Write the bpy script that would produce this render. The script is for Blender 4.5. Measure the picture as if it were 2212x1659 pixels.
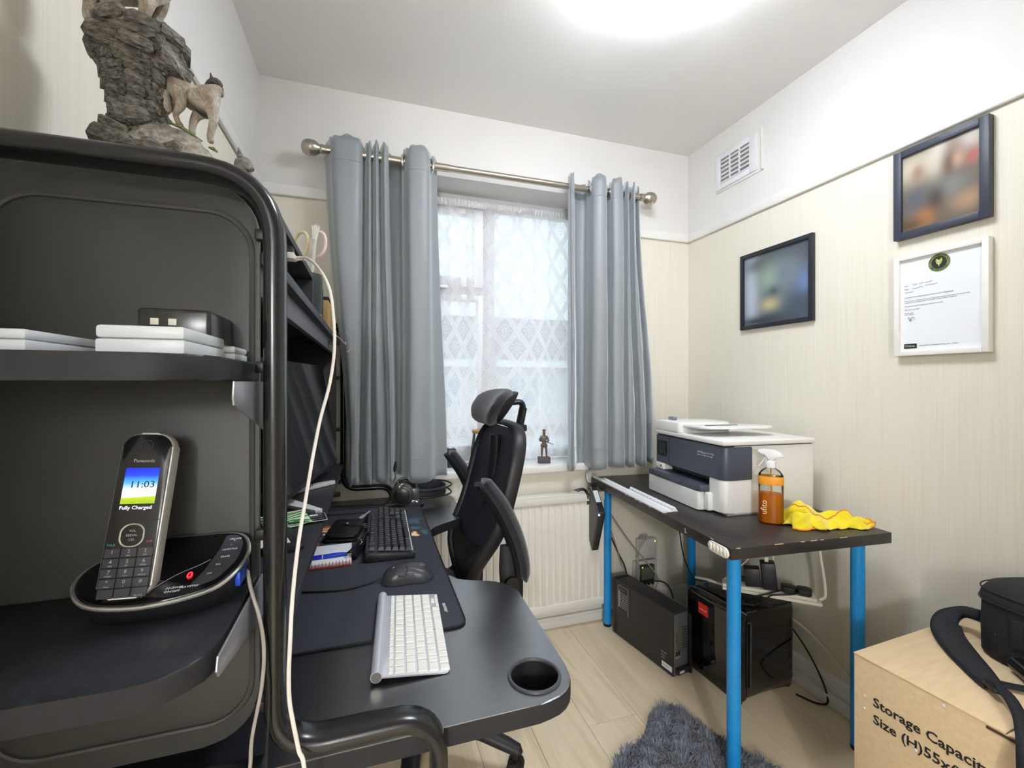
import bpy, bmesh, math, random
from mathutils import Vector, Matrix
from math import sin, cos, pi, radians
D = bpy.data; S = bpy.context.scene; C = S.collection
for o in list(D.objects): D.objects.remove(o)
random.seed(7)

# ---------------------------------------------------------------- camera, world, light, exposure
cam = D.cameras.new('camera'); cam_o = D.objects.new('camera', cam); C.objects.link(cam_o)
cam.sensor_fit = 'HORIZONTAL'; cam.sensor_width = 36.0; cam.lens = 945.0 / 2212.0 * 36.0
cam.shift_y = -2.5 / 2212.0; cam.clip_start = 0.02; cam.clip_end = 200
cam_o.location = (0, 0, 1.215); cam_o.rotation_euler = (radians(90), 0, radians(-17.807))
S.camera = cam_o
world = D.worlds.new('World'); S.world = world; world.use_nodes = True
wn = world.node_tree.nodes; wn['Background'].inputs[0].default_value = (0.80, 0.90, 1.0, 1)
wn['Background'].inputs[1].default_value = 1.2
S.view_settings.view_transform = 'Standard'; S.view_settings.look = 'None'
S.view_settings.gamma = 1.0; S.view_settings.use_curve_mapping = False
S.view_settings.exposure = 0.70
LAMP_STRENGTH = 26.0
HALL_STRENGTH = 150.0
CEIL = 2.475; XL, XR, YB, YF = -0.437, 1.68, 2.02, -0.75

# ---------------------------------------------------------------- helpers
def lin(c):
    if isinstance(c, str):
        c = [int(c[i:i+2], 16) / 255 for i in (0, 2, 4)]
    return tuple((x / 12.92 if x <= .04045 else ((x + .055) / 1.055) ** 2.4) for x in c[:3]) + (1,)
MATS = {}
def mat(name, col='808080', rough=.5, metal=0, var=0, vs=30, stretch=(1, 1, 1), bump=0, bs=300, spec=.5, coat=0,
        trans=0, ior=1.45, alpha=1, emit=None, es=0, sheen=0, detail=3, bstretch=None):
    if name in MATS: return MATS[name]
    m = D.materials.new(name); m.use_nodes = True; nt = m.node_tree; n = nt.nodes; L = nt.links.new
    p = n['Principled BSDF']; c = lin(col)
    p.inputs['Base Color'].default_value = c; p.inputs['Roughness'].default_value = rough
    p.inputs['Metallic'].default_value = metal; p.inputs['Specular IOR Level'].default_value = spec
    p.inputs['Coat Weight'].default_value = coat; p.inputs['Transmission Weight'].default_value = trans
    p.inputs['IOR'].default_value = ior; p.inputs['Alpha'].default_value = alpha
    p.inputs['Sheen Weight'].default_value = sheen
    if emit: p.inputs['Emission Color'].default_value = lin(emit); p.inputs['Emission Strength'].default_value = es
    tc = n.new('ShaderNodeTexCoord')
    if var:
        mp = n.new('ShaderNodeMapping'); mp.inputs['Scale'].default_value = stretch; L(tc.outputs['Object'], mp.inputs[0])
        nz = n.new('ShaderNodeTexNoise'); nz.inputs['Scale'].default_value = vs; nz.inputs['Detail'].default_value = detail
        L(mp.outputs[0], nz.inputs[0])
        rp = n.new('ShaderNodeValToRGB'); rp.color_ramp.elements[0].position = .3; rp.color_ramp.elements[1].position = .7
        rp.color_ramp.elements[0].color = tuple(x * (1 - var) for x in c[:3]) + (1,)
        rp.color_ramp.elements[1].color = tuple(min(1, x * (1 + var)) for x in c[:3]) + (1,)
        L(nz.outputs[0], rp.inputs[0]); L(rp.outputs[0], p.inputs['Base Color'])
    if bump:
        mp2 = n.new('ShaderNodeMapping'); mp2.inputs['Scale'].default_value = bstretch or (1, 1, 1); L(tc.outputs['Object'], mp2.inputs[0])
        nb = n.new('ShaderNodeTexNoise'); nb.inputs['Scale'].default_value = bs; nb.inputs['Detail'].default_value = 2
        L(mp2.outputs[0], nb.inputs[0])
        bp = n.new('ShaderNodeBump'); bp.inputs['Strength'].default_value = bump; bp.inputs['Distance'].default_value = .002
        L(nb.outputs[0], bp.inputs['Height']); L(bp.outputs[0], p.inputs['Normal'])
    MATS[name] = m; return m

def root_matrix(o):
    M = Matrix.Identity(4)
    while o is not None:
        M = o.matrix_basis @ M if o.type == 'EMPTY' else M
        o = o.parent
    return M

def catmull(P, n=6, closed=False):
    P = [Vector(p) for p in P]; out = []; N = len(P)
    rng = range(N if closed else N - 1)
    for i in rng:
        if closed: a, b, c, d = P[i-1], P[i], P[(i+1) % N], P[(i+2) % N]
        else: a, b, c, d = P[max(i-1, 0)], P[i], P[i+1], P[min(i+2, N-1)]
        for k in range(n):
            t = k / n
            out.append(.5 * (2*b + (c-a)*t + (2*a-5*b+4*c-d)*t*t + (3*b-a-3*c+d)*t**3))
    if not closed: out.append(P[-1].copy())
    return out
def fillet(P, r, n=6):
    P = [Vector(p) for p in P]; out = [P[0]]
    for i in range(1, len(P)-1):
        a, b, c = P[i-1], P[i], P[i+1]; u = (a-b); v = (c-b)
        rr = r[i] if isinstance(r, dict) and i in r else (r if not isinstance(r, dict) else 0)
        d = min(rr, u.length*.49, v.length*.49); p = b + u.normalized()*d; q = b + v.normalized()*d
        for k in range(n+1):
            t = k / n; out.append((1-t)**2*p + 2*t*(1-t)*b + t*t*q)
    out.append(P[-1]); return out
def rrect(w, h, r, n=4, cx=0, cy=0):
    if not isinstance(r, (list, tuple)): r = [r]*4
    pts = []
    for k, (sx, sy) in enumerate(((1, 1), (-1, 1), (-1, -1), (1, -1))):
        R = max(r[k], 1e-5); ox, oy = cx + sx*(w/2-R), cy + sy*(h/2-R)
        for i in range(n+1):
            a = pi/2*k + pi/2*i/n; pts.append((ox + R*cos(a), oy + R*sin(a)))
    return pts
def place(loc=(0, 0, 0), rx=0, ry=0, rz=0):
    return Matrix.Translation(loc) @ Matrix.Rotation(radians(rz), 4, 'Z') @ Matrix.Rotation(radians(ry), 4, 'Y') @ Matrix.Rotation(radians(rx), 4, 'X')

class MB:
    def __init__(s, M=None): s.bm = bmesh.new(); s.M = M or Matrix.Identity(4); s.mi = 0
    def _add(s, verts, faces, M=None):
        T = s.M @ M if M else s.M
        vs = [s.bm.verts.new(T @ Vector(v)) for v in verts]
        for f in faces:
            try: F = s.bm.faces.new([vs[i] for i in f]); F.material_index = s.mi
            except ValueError: pass
        return s
    def box(s, lo, hi, bev=0, seg=2, M=None):
        lo = Vector(lo); hi = Vector(hi)
        b = bmesh.new(); bmesh.ops.create_cube(b, size=1)
        for v in b.verts: v.co = Vector([lo[i] + (v.co[i]+.5)*(hi[i]-lo[i]) for i in range(3)])
        if bev: bmesh.ops.bevel(b, geom=list(b.edges), offset=bev, segments=seg, affect='EDGES', profile=.5)
        b.verts.index_update(); V = [v.co.copy() for v in b.verts]; F = [[v.index for v in f.verts] for f in b.faces]; b.free()
        return s._add(V, F, M)
    def cbox(s, c, size, bev=0, seg=2, M=None):
        c = Vector(c); h = Vector(size)/2; return s.box(c-h, c+h, bev, seg, M)
    def prism(s, poly, z0, z1, M=None, bev=0, seg=2):
        n = len(poly)
        if bev:
            b = bmesh.new(); A = [b.verts.new((x, y, z0)) for x, y in poly]; B = [b.verts.new((x, y, z1)) for x, y in poly]
            fa = b.faces.new(A[::-1]); fb = b.faces.new(B)
            for i in range(n): b.faces.new((A[i], A[(i+1) % n], B[(i+1) % n], B[i]))
            E = list(set(list(fa.edges) + list(fb.edges)))
            bmesh.ops.bevel(b, geom=E, offset=bev, segments=seg, affect='EDGES', profile=.5)
            b.verts.index_update(); V = [v.co.copy() for v in b.verts]; F = [[v.index for v in f.verts] for f in b.faces]; b.free()
            return s._add(V, F, M)
        V = [(x, y, z0) for x, y in poly] + [(x, y, z1) for x, y in poly]
        F = [list(range(n))[::-1], list(range(n, 2*n))] + [(i, (i+1) % n, n+(i+1) % n, n+i) for i in range(n)]
        return s._add(V, F, M)
    def grid(s, rows, closed_u=False, closed_v=False, caps=False, M=None):
        nr, nc = len(rows), len(rows[0]); V = [p for r in rows for p in r]; F = []
        for i in range(nr if closed_v else nr-1):
            for j in range(nc if closed_u else nc-1):
                a, b = i, (i+1) % nr; c, d = j, (j+1) % nc
                F.append((a*nc+c, a*nc+d, b*nc+d, b*nc+c))
        if caps: F += [list(range(nc))[::-1], [(nr-1)*nc+j for j in range(nc)]]
        return s._add(V, F, M)
    def tube(s, path, r, seg=10, ref=None, r2=None, closed=False, M=None, power=None):
        """sweep; r may be a list. With ref: ellipse r2 along ref, r across."""
        P = [Vector(p) for p in path]; n = len(P); rows = []; prev = None
        for i, p in enumerate(P):
            t = (P[(i+1) % n]-P[i-1]) if closed else (P[min(i+1, n-1)]-P[max(i-1, 0)])
            if t.length < 1e-9: t = Vector((0, 0, 1))
            t.normalize()
            if ref is not None: a = Vector(ref) - t*t.dot(Vector(ref)); a.normalize()
            elif prev is None:
                a = Vector((0, 0, 1)) if abs(t.z) < .9 else Vector((1, 0, 0)); a = (a - t*t.dot(a)).normalized()
            else: a = (prev - t*t.dot(prev)); a = a.normalized() if a.length > 1e-6 else prev
            prev = a; b = t.cross(a); R = r[i] if isinstance(r, (list, tuple)) else r
            R2 = (r2[i] if isinstance(r2, (list, tuple)) else r2) if r2 else R; row = []
            for k in range(seg):
                th = 2*pi*k/seg; ca, sa = cos(th), sin(th)
                if power:
                    ca = math.copysign(abs(ca)**power, ca); sa = math.copysign(abs(sa)**power, sa)
                row.append(p + a*R2*ca + b*R*sa)
            rows.append(row)
        return s.grid(rows, closed_u=True, closed_v=closed, caps=not closed, M=M)
    def cyl(s, a, b, r, r2=None, seg=16):
        return s.tube([a, b], [r, r if r2 is None else r2], seg)
    def lathe(s, prof, seg=24, M=None, cap=False):
        rows = [[(r*cos(2*pi*k/seg), r*sin(2*pi*k/seg), z) for k in range(seg)] for r, z in prof]
        return s.grid(rows, closed_u=True, caps=cap, M=M)
    def ball(s, c, r, seg=16, M=None, sc=(1, 1, 1)):
        n = seg//2
        rows = [[(c[0]+sc[0]*r*sin(pi*i/n)*cos(2*pi*k/seg), c[1]+sc[1]*r*sin(pi*i/n)*sin(2*pi*k/seg), c[2]+sc[2]*r*cos(pi*i/n)) for k in range(seg)] for i in range(n+1)]
        return s.grid(rows, closed_u=True, M=M)
    def torus(s, c, R, r, M=None, seg=24, rs=8, sc=(1, 1)):
        rows = [[((R+r*cos(2*pi*j/rs))*cos(2*pi*i/seg)*sc[0]+c[0], (R+r*cos(2*pi*j/rs))*sin(2*pi*i/seg)*sc[1]+c[1], r*sin(2*pi*j/rs)+c[2]) for j in range(rs)] for i in range(seg)]
        return s.grid(rows, closed_u=True, closed_v=True, M=M)
    def build(s, name, material, parent=None, local=False, smooth=True, angle=40, bev=0):
        bm = s.bm; bmesh.ops.remove_doubles(bm, verts=bm.verts, dist=1e-6)
        if parent is not None and not local: bm.transform(root_matrix(parent).inverted())
        bmesh.ops.recalc_face_normals(bm, faces=bm.faces)
        me = D.meshes.new(name); bm.to_mesh(me); bm.free()
        for m in (material if isinstance(material, (list, tuple)) else [material]): me.materials.append(m)
        if smooth:
            me.polygons.foreach_set('use_smooth', [True]*len(me.polygons)); me.set_sharp_from_angle(angle=radians(angle))
        o = D.objects.new(name, me); C.objects.link(o); o.parent = parent
        if bev:
            b = o.modifiers.new('bevel', 'BEVEL'); b.width = bev; b.segments = 2; b.limit_method = 'ANGLE'; b.angle_limit = radians(50)
        return o
def tag(o, label, cat, group=None):
    o['label'] = label; o['category'] = cat
    if group: o['group'] = group
    return o
def thing(name, label, cat, loc=(0, 0, 0), rz=0, group=None):
    o = D.objects.new(name, None); o.empty_display_size = .05; C.objects.link(o)
    o.location = loc; o.rotation_euler = (0, 0, radians(rz)); return tag(o, label, cat, group)
def struct(o): o['kind'] = 'structure'; return o
def dup(o, parent=None, M=None):
    c = o.copy(); C.objects.link(c)
    if parent is not None: c.parent = parent
    for ch in list(o.children): dup(ch, c)
    return c
def text(s, size, M, material, parent, name='lettering', align='LEFT', depth=.0002, local=False, sx=1, shear=0, bold=0):
    """flat raised lettering; M maps text plane (x right, y up, z out) to the world."""
    cu = D.curves.new('txt', 'FONT'); cu.body = s; cu.size = size; cu.extrude = depth; cu.align_x = align; cu.align_y = 'CENTER'; cu.shear = shear
    cu.resolution_u = 2; cu.offset = bold
    ob = D.objects.new('txt', cu); C.objects.link(ob)
    dg = bpy.context.evaluated_depsgraph_get(); me = D.meshes.new_from_object(ob.evaluated_get(dg))
    D.objects.remove(ob); D.curves.remove(cu)
    me.transform(Matrix.Diagonal((sx, 1, 1, 1))); me.transform(M)
    if parent is not None and not local: me.transform(root_matrix(parent).inverted())
    me.materials.clear(); me.materials.append(material); me.name = name
    o = D.objects.new(name, me); C.objects.link(o); o.parent = parent; return o
def basis(o, x, y):
    """matrix with columns x, y, x cross y at o"""
    x = Vector(x).normalized(); y = Vector(y); y = (y - x*x.dot(y)).normalized(); z = x.cross(y)
    return Matrix(((x.x, y.x, z.x, o[0]), (x.y, y.y, z.y, o[1]), (x.z, y.z, z.z, o[2]), (0, 0, 0, 1)))
def new_mat(name):
    m = D.materials.new(name); m.use_nodes = True; MATS[name] = m; n = m.node_tree.nodes
    return m, n, m.node_tree.links.new, n['Principled BSDF']
# ---------------------------------------------------------------- node expression helper
class NX:
    def __init__(s, nt, sock): s.nt = nt; s.s = sock
    def _op(s, op, o=None, o2=None):
        m = s.nt.nodes.new('ShaderNodeMath'); m.operation = op; s.nt.links.new(s.s, m.inputs[0])
        for i, x in ((1, o), (2, o2)):
            if x is None: continue
            if isinstance(x, NX): s.nt.links.new(x.s, m.inputs[i])
            else: m.inputs[i].default_value = x
        return NX(s.nt, m.outputs[0])
    def __add__(s, o): return s._op('ADD', o)
    def __sub__(s, o): return s._op('SUBTRACT', o)
    def __mul__(s, o): return s._op('MULTIPLY', o)
    def __truediv__(s, o): return s._op('DIVIDE', o)
    def lt(s, o): return s._op('LESS_THAN', o)
    def gt(s, o): return s._op('GREATER_THAN', o)
    def abs(s): return s._op('ABSOLUTE')
    def frac(s): return s._op('FRACT')
    def min(s, o): return s._op('MINIMUM', o)
    def max(s, o): return s._op('MAXIMUM', o)
    def sin(s): return s._op('SINE')
    def cos(s): return s._op('COSINE')
    def sqrt(s): return s._op('SQRT')
    def atan2(s, o): return s._op('ARCTAN2', o)
    def floor(s): return s._op('FLOOR')
    def pow(s, o): return s._op('POWER', o)
    def near(s, v, w): return (s - v).abs().lt(w)
def coords(nt, kind='Object'):
    tc = nt.nodes.new('ShaderNodeTexCoord'); sp = nt.nodes.new('ShaderNodeSeparateXYZ'); nt.links.new(tc.outputs[kind], sp.inputs[0])
    return [NX(nt, sp.outputs[i]) for i in range(3)]
def mixc(nt, fac, a, b):
    m = nt.nodes.new('ShaderNodeMix'); m.data_type = 'RGBA'
    if isinstance(fac, NX): nt.links.new(fac.s, m.inputs[0])
    else: m.inputs[0].default_value = fac
    for x, i in ((a, 6), (b, 7)):
        if isinstance(x, NX): nt.links.new(x.s, m.inputs[i])
        else: m.inputs[i].default_value = lin(x)
    return NX(nt, m.outputs[2])

# ---------------------------------------------------------------- setting materials
def wallpaper_mat():
    m, n, L, p = new_mat('wallpaper'); nt = m.node_tree
    tc = n.new('ShaderNodeTexCoord'); res = []
    for sc, st in ((1, (420, 420, 5)), (1, (70, 70, 1.2))):
        mp = n.new('ShaderNodeMapping'); mp.inputs['Scale'].default_value = st; L(tc.outputs['Object'], mp.inputs[0])
        z = n.new('ShaderNodeTexNoise'); z.inputs['Scale'].default_value = sc; z.inputs['Detail'].default_value = 2; L(mp.outputs[0], z.inputs[0]); res.append(NX(nt, z.outputs[0]))
    f = (res[0] - .5) * 1.1 + (res[1] - .5) * .3 + .5
    c = mixc(nt, f.max(0).min(1), 'dcd6c4', 'ebe7da'); L(c.s, p.inputs['Base Color']); p.inputs['Roughness'].default_value = .62
    b = n.new('ShaderNodeBump'); b.inputs['Strength'].default_value = .25; b.inputs['Distance'].default_value = .001; L(res[0].s, b.inputs['Height']); L(b.outputs[0], p.inputs['Normal'])
    return m
M_paper = wallpaper_mat()
M_paint = mat('white wall paint', 'e2e0dc', .7, var=.02, vs=3, bump=.08, bs=60)
M_ceil = mat('ceiling paint', 'f1f0ee', .75, var=.015, vs=2, bump=.06, bs=50)
M_gloss = mat('white gloss paint', 'e9e8e4', .35, var=.02, vs=10)
M_upvc = mat('white window plastic', 'eef0f2', .3, var=.01, vs=10)
def wood_mat(name, c0, c1, c2, rough=.42):
    m, n, L, p = new_mat(name); nt = m.node_tree
    tc = n.new('ShaderNodeTexCoord'); oi = n.new('ShaderNodeObjectInfo')
    cmb = n.new('ShaderNodeCombineXYZ'); r = NX(nt, oi.outputs['Random'])
    L((r * 37).s, cmb.inputs[0]); L((r * 91).s, cmb.inputs[1])
    va = n.new('ShaderNodeVectorMath'); L(tc.outputs['Object'], va.inputs[0]); L(cmb.outputs[0], va.inputs[1])
    def noise(st, det, dist=0):
        mp = n.new('ShaderNodeMapping'); mp.inputs['Scale'].default_value = st; L(va.outputs[0], mp.inputs[0])
        z = n.new('ShaderNodeTexNoise'); z.inputs['Scale'].default_value = 1; z.inputs['Detail'].default_value = det; z.inputs['Distortion'].default_value = dist
        L(mp.outputs[0], z.inputs[0]); return NX(nt, z.outputs[0])
    fine = noise((230, 6, 1), 3); broad = noise((9, .9, 1), 2, .6)
    rings = ((broad * 22).sin() * .5 + .5).pow(3)
    f = (fine - .5) * 1.1 + .45 + (r - .5) * .22
    a = mixc(nt, f.max(0).min(1), c0, c1); c = mixc(nt, (rings * .30).max(0).min(1), a, c2)
    L(c.s, p.inputs['Base Color']); p.inputs['Roughness'].default_value = rough
    b = n.new('ShaderNodeBump'); b.inputs['Strength'].default_value = .12; b.inputs['Distance'].default_value = .001; L(fine.s, b.inputs['Height']); L(b.outputs[0], p.inputs['Normal'])
    return m
M_floor = wood_mat('pale oak laminate', 'd9c6a4', 'eddfc4', 'bca47c')
M_joint = mat('joint brown', '6d5a3e', .8, var=.1, vs=40)

# ---------------------------------------------------------------- floor, ceiling, walls
floor = struct(MB().box((XL-.1, YF-.1, -.12), (XR+.1, YB+.25, -.0015)).build('floor', M_joint, smooth=False))
xs = [XL] + [.535 + .196*k for k in range(-4, 6)] + [XR]
ends = {.73: 1.39, .535: 1.66, .339: 1.20, .926: 1.02, 1.122: 1.75, 1.318: .8, .143: .55}
for a, b in zip(xs[:-1], xs[1:]):
    if b - a < .01: continue
    e = 2.02 - ((a*7.3) % 1.2)
    for k, v in ends.items():
        if abs(k - a) < .02: e = v
    ys = [y for y in (e-2.58, e-1.29, e, e+1.29) if YF < y < YB]; ys = [YF] + ys + [YB]
    for y0, y1 in zip(ys[:-1], ys[1:]):
        MB().box((a+.0006, y0+.0006, -.009), (b-.0006, y1-.0006, 0)).build('plank', M_floor, floor, smooth=False, bev=.0007)
struct(MB().box((XL-.1, YF-.1, CEIL), (XR+.1, YB+.25, CEIL+.12)).build('ceiling', M_ceil, smooth=False))
RAIL = 2.012
def wall(name, lo, hi):
    b = MB(); b.box(lo, (hi[0], hi[1], RAIL)); b.mi = 1; b.box((lo[0], lo[1], RAIL), hi); return struct(b.build(name, [M_paper, M_paint], smooth=False))
wall('wall_left', (XL-.1, YF-.1, 0), (XL, YB+.25, CEIL))
wall('wall_right', (XR, YF-.1, 0), (XR+.1, YB+.25, CEIL))
DX0, DX1, DH = -.40, .42, 2.02      # open doorway behind the viewer, lit hall beyond
b = MB(); b.box((DX1, YF-.1, 0), (XR, YF, RAIL)); b.box((XL, YF-.1, 0), (DX0, YF, RAIL)); b.mi = 1
b.box((DX1, YF-.1, RAIL), (XR, YF, CEIL)); b.box((XL, YF-.1, DH), (DX1, YF, CEIL)); struct(b.build('wall_front', [M_paper, M_paint], smooth=False))
b = MB(); b.box((DX0-.03, YF-.115, 0), (DX0+.02, YF+.015, DH)); b.box((DX1-.02, YF-.115, 0), (DX1+.06, YF+.015, DH)); b.box((DX0+.021, YF-.115, DH-.02), (DX1-.021, YF+.015, DH+.06)); struct(b.build('trim_6', M_gloss, smooth=False))
HX0, HX1, HY = -1.0, 1.3, -2.1
struct(MB().box((HX0, HY, -.12), (HX1, YF-.1, 0)).build('floor_hall', M_floor, smooth=False)); struct(MB().box((HX0, HY, CEIL), (HX1, YF-.1, CEIL+.1)).build('ceiling_hall', M_ceil, smooth=False))
for n_, lo, hi in (('wall_hall_left', (HX0-.1, HY, 0), (HX0, YF-.1, CEIL)), ('wall_hall_right', (HX1, HY, 0), (HX1+.1, YF-.1, CEIL)), ('wall_hall_end', (HX0, HY-.1, 0), (HX1, HY, CEIL))): struct(MB().box(lo, hi).build(n_, M_paint, smooth=False))
hl = thing('hall_fill_lamp', 'round white fill lamp added unseen in the hall behind the viewer', 'wall lamp', (-.50, HY, 1.60))  # unseen lamp added as fill for ceiling and walls; side taken from phone's shadow
MB().cyl((-.50, HY+.001, 1.60), (-.50, HY+.03, 1.60), .05).build('wall_plate', M_upvc, hl); MB().cyl((-.50, HY+.03, 1.60), (-.50, HY+.10, 1.60), .012).build('arm', M_upvc, hl)
MB().ball((-.50, HY+.20, 1.62), .115, 24).build('globe', mat('lit hall globe', 'ffffff', .4, emit='fbfcff', es=HALL_STRENGTH), hl)
FYR = 2.199; WX0, WX1, WZ0, WZ1, WD = -.06, 1.335, .785, 2.174, 2.27   # window opening
b = MB()
b.box((XL, YB, 0), (WX0, WD, RAIL)); b.box((WX1, YB, 0), (XR, WD, RAIL)); b.box((WX0, YB, 0), (WX1, WD, WZ0)); b.mi = 1
b.box((XL, YB, RAIL), (WX0, WD, CEIL)); b.box((WX1, YB, RAIL), (XR, WD, CEIL)); b.box((WX0, YB, WZ1), (WX1, WD, CEIL))
b.box((WX0, YB+.0005, WZ0), (WX0+.004, WD, WZ1)); b.box((WX1-.004, YB+.0005, WZ0), (WX1, WD, WZ1))
b.box((WX0, YB+.0005, WZ1-.004), (WX1, FYR, WZ1)); struct(b.build('wall_back', [M_paper, M_paint], smooth=False))
def rail(name, lo, hi):
    return struct(MB().box(lo, hi, .006, 3).build(name, M_gloss))
rail('trim_1', (XL, YB-.014, 1.990), (WX0-.02, YB, 2.037)); rail('trim_2', (WX1+.005, YB-.014, 1.990), (XR, YB, 2.037))
rail('trim_3', (XL, YF, 1.990), (XL+.014, YB, 2.037)); rail('trim_4', (XR-.014, YF, 1.990), (XR, YB, 2.037))
def skirt(name, poly, M, n):
    return struct(MB().prism(poly, 0, n, M).build(name, M_gloss))
SK = [(0, 0), (.018, 0), (.018, .028), (.016, .031), (.016, .078), (.010, .092), (0, .097)]
skirt('baseboard_back', SK, Matrix(((0, 0, 1, XL), (-1, 0, 0, YB), (0, 1, 0, 0), (0, 0, 0, 1))), XR-XL)
skirt('baseboard_right', SK, Matrix(((-1, 0, 0, XR), (0, 0, 1, YF), (0, 1, 0, 0), (0, 0, 0, 1))), YB-YF-.018)
skirt('baseboard_left', SK, Matrix(((1, 0, 0, XL), (0, 0, 1, YF), (0, 1, 0, 0), (0, 0, 0, 1))), YB-YF-.018)
tk = thing('cable_trunking', 'white plastic cable trunking along the foot of the right wall', 'trunking', (XR-.018, .4, 0))
MB().box((XR-.046, YF+.02, 0), (XR-.019, 1.99, .034), .003).build('channel', M_gloss, tk)
MB().box((XR-.048, YF+.02, .0345), (XR-.019, 1.99, .041), .002).build('lid', M_gloss, tk)
MB().tube([(.05, 1.985, .057), (1.25, 1.985, .057)], .0085, 12).build('heating_pipe', M_gloss)
tag(D.objects['heating_pipe'], 'thin white heating pipe running under the radiator along the skirting', 'pipe')

# ---------------------------------------------------------------- window
def glass_mat():
    m, n, L, p = new_mat('clear pane'); n.remove(p)
    t = n.new('ShaderNodeBsdfTransparent'); g = n.new('ShaderNodeBsdfGlossy'); g.inputs['Roughness'].default_value = .02
    t.inputs[0].default_value = (.93, .96, .96, 1)
    x = n.new('ShaderNodeMixShader'); x.inputs[0].default_value = .06; L(t.outputs[0], x.inputs[1]); L(g.outputs[0], x.inputs[2])
    L(x.outputs[0], n['Material Output'].inputs[0]); return m
M_pane = glass_mat()
win = D.objects.new('window_1', None); C.objects.link(win); win.location = ((WX0+WX1)/2, 2.24, WZ0); struct(win)
FY0, FY1 = 2.20, 2.265
def bars(name, x0, x1, z0, z1, w, y0=FY0, y1=FY1, bev=.004):
    b = MB()
    b.box((x0, y0, z0), (x0+w, y1, z1), bev); b.box((x1-w, y0, z0), (x1, y1, z1), bev)
    b.box((x0+w-.002, y0+.0005, z1-w), (x1-w+.002, y1, z1), bev); b.box((x0+w-.002, y0+.0005, z0), (x1-w+.002, y1, z0+w), bev)
    return b.build(name, M_upvc, win)
bars('window_frame', WX0+.004, WX1-.004, WZ0+.03, WZ1, .055)
MB().box((.546, FY0, WZ0+.08), (.612, FY1, WZ1-.05), .004).build('mullion', M_upvc, win)
MB().box((WX0+.055, FY0, 1.66), (.548, FY1, 1.705), .004).build('transom', M_upvc, win)
s1 = bars('sash', -.004, .546, 1.70, 2.122, .052, FY0-.018, FY0+.03); s2 = bars('sash', -.004, .546, .868, 1.662, .03, FY0-.018, FY0+.03)
for nm, (x0, x1, z0, z1) in {'a': (.04, .50, 1.745, 2.08), 'b': (.02, .52, .89, 1.64), 'c': (.61, 1.285, .87, 2.125)}.items():
    MB().box((x0, 2.222, z0), (x1, 2.226, z1)).build('pane', M_pane, win, smooth=False)
MB().box((.30, FY0-.04, 1.685), (.36, FY0-.016, 1.70), .003).build('window_handle', mat('white handle', 'f2f2f0', .3, var=.01), win)
struct(MB().box((WX0-.03, 1.985, .772), (WX1+.03, 2.205, .81), .008, 3).build('trim_5', M_gloss))

# net curtain -----------------------------------------------------
def lace_mat():
    m, n, L, p = new_mat('white lace net'); nt = m.node_tree; n.remove(p)
    x, y, z = coords(nt, 'UV')
    u = x / .128; v = y / .186
    fu = ((u).frac() - .5).abs(); fv = (v.frac() - .5).abs(); s = fu + fv
    other = s.gt(.5)
    # offset to the nearest diamond centre
    gu = fu * (other * -1 + 1) + (fu * -1 + .5) * other; gv = fv * (other * -1 + 1) + (fv * -1 + .5) * other
    q = gu + gv; px = gu * .128; pz = gv * .186
    r = (px*px + pz*pz).sqrt(); th = px.atan2(pz)
    petal = (r - ((th * 4).cos().abs() * .020 + .011)).abs().lt(.0022) * r.lt(.04)
    core = r.near(.008, .0016)
    outline = q.near(.37, .013)
    band = q.gt(.375)
    nz = n.new('ShaderNodeTexVoronoi'); nz.feature = 'F1'; nz.inputs['Scale'].default_value = 55
    tc = n.new('ShaderNodeTexCoord'); L(tc.outputs['UV'], nz.inputs[0])
    dd = NX(nt, nz.outputs['Distance']); scroll = ((dd * 34).sin().gt(.55)) * band
    hole = n.new('ShaderNodeTexVoronoi'); hole.inputs['Scale'].default_value = 330; L(tc.outputs['UV'], hole.inputs[0])
    d = band * .20 + .66 + (scroll * .10) + outline * .22 + petal * .28 + core * .25
    top = y.gt(2.085) * .25
    d = (d + top).min(.95)
    t = n.new('ShaderNodeBsdfTransparent'); a = n.new('ShaderNodeBsdfTranslucent'); b = n.new('ShaderNodeBsdfDiffuse')
    a.inputs[0].default_value = (.93, .93, .95, 1); b.inputs[0].default_value = (.93, .93, .95, 1)
    x1 = n.new('ShaderNodeMixShader'); x1.inputs[0].default_value = .45; L(a.outputs[0], x1.inputs[1]); L(b.outputs[0], x1.inputs[2])
    x2 = n.new('ShaderNodeMixShader'); L(d.s, x2.inputs[0]); L(t.outputs[0], x2.inputs[1]); L(x1.outputs[0], x2.inputs[2])
    L(x2.outputs[0], n['Material Output'].inputs[0]); return m
def sheet(name, material, rows, parent=None, uv=None, solid=0):
    o = MB().grid(rows).build(name, material, parent)
    if uv:
        pass
    if solid:
        md = o.modifiers.new('thick', 'SOLIDIFY'); md.thickness = solid; md.offset = 0
    return o
nx, nz_ = 150, 40; X0, X1 = WX0+.02, WX1-.02
net = D.meshes.new('net_curtain'); V = []; F = []; UV = []
for i in range(nz_+1):
    z = .815 + (2.128-.815)*i/nz_
    for j in range(nx+1):
        x = X0 + (X1-X0)*j/nx
        k = .5 + .5*i/nz_
        y = 2.178 + .007*sin(x*62)*k + .006*sin(x*27+1) + .0025*sin(x*131+z*3)*k - .0035*max(0, sin(x*9.2+.7))**8*3*k
        V.append((x, y, z)); UV.append((x*1.16 + .02*sin(x*14), z))
for i in range(nz_):
    for j in range(nx): a = i*(nx+1)+j; F.append((a, a+1, a+nx+2, a+nx+1))
net.from_pydata(V, [], F); uvl = net.uv_layers.new(name='UVMap')
for lp in net.loops: uvl.data[lp.index].uv = UV[lp.vertex_index]
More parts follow.
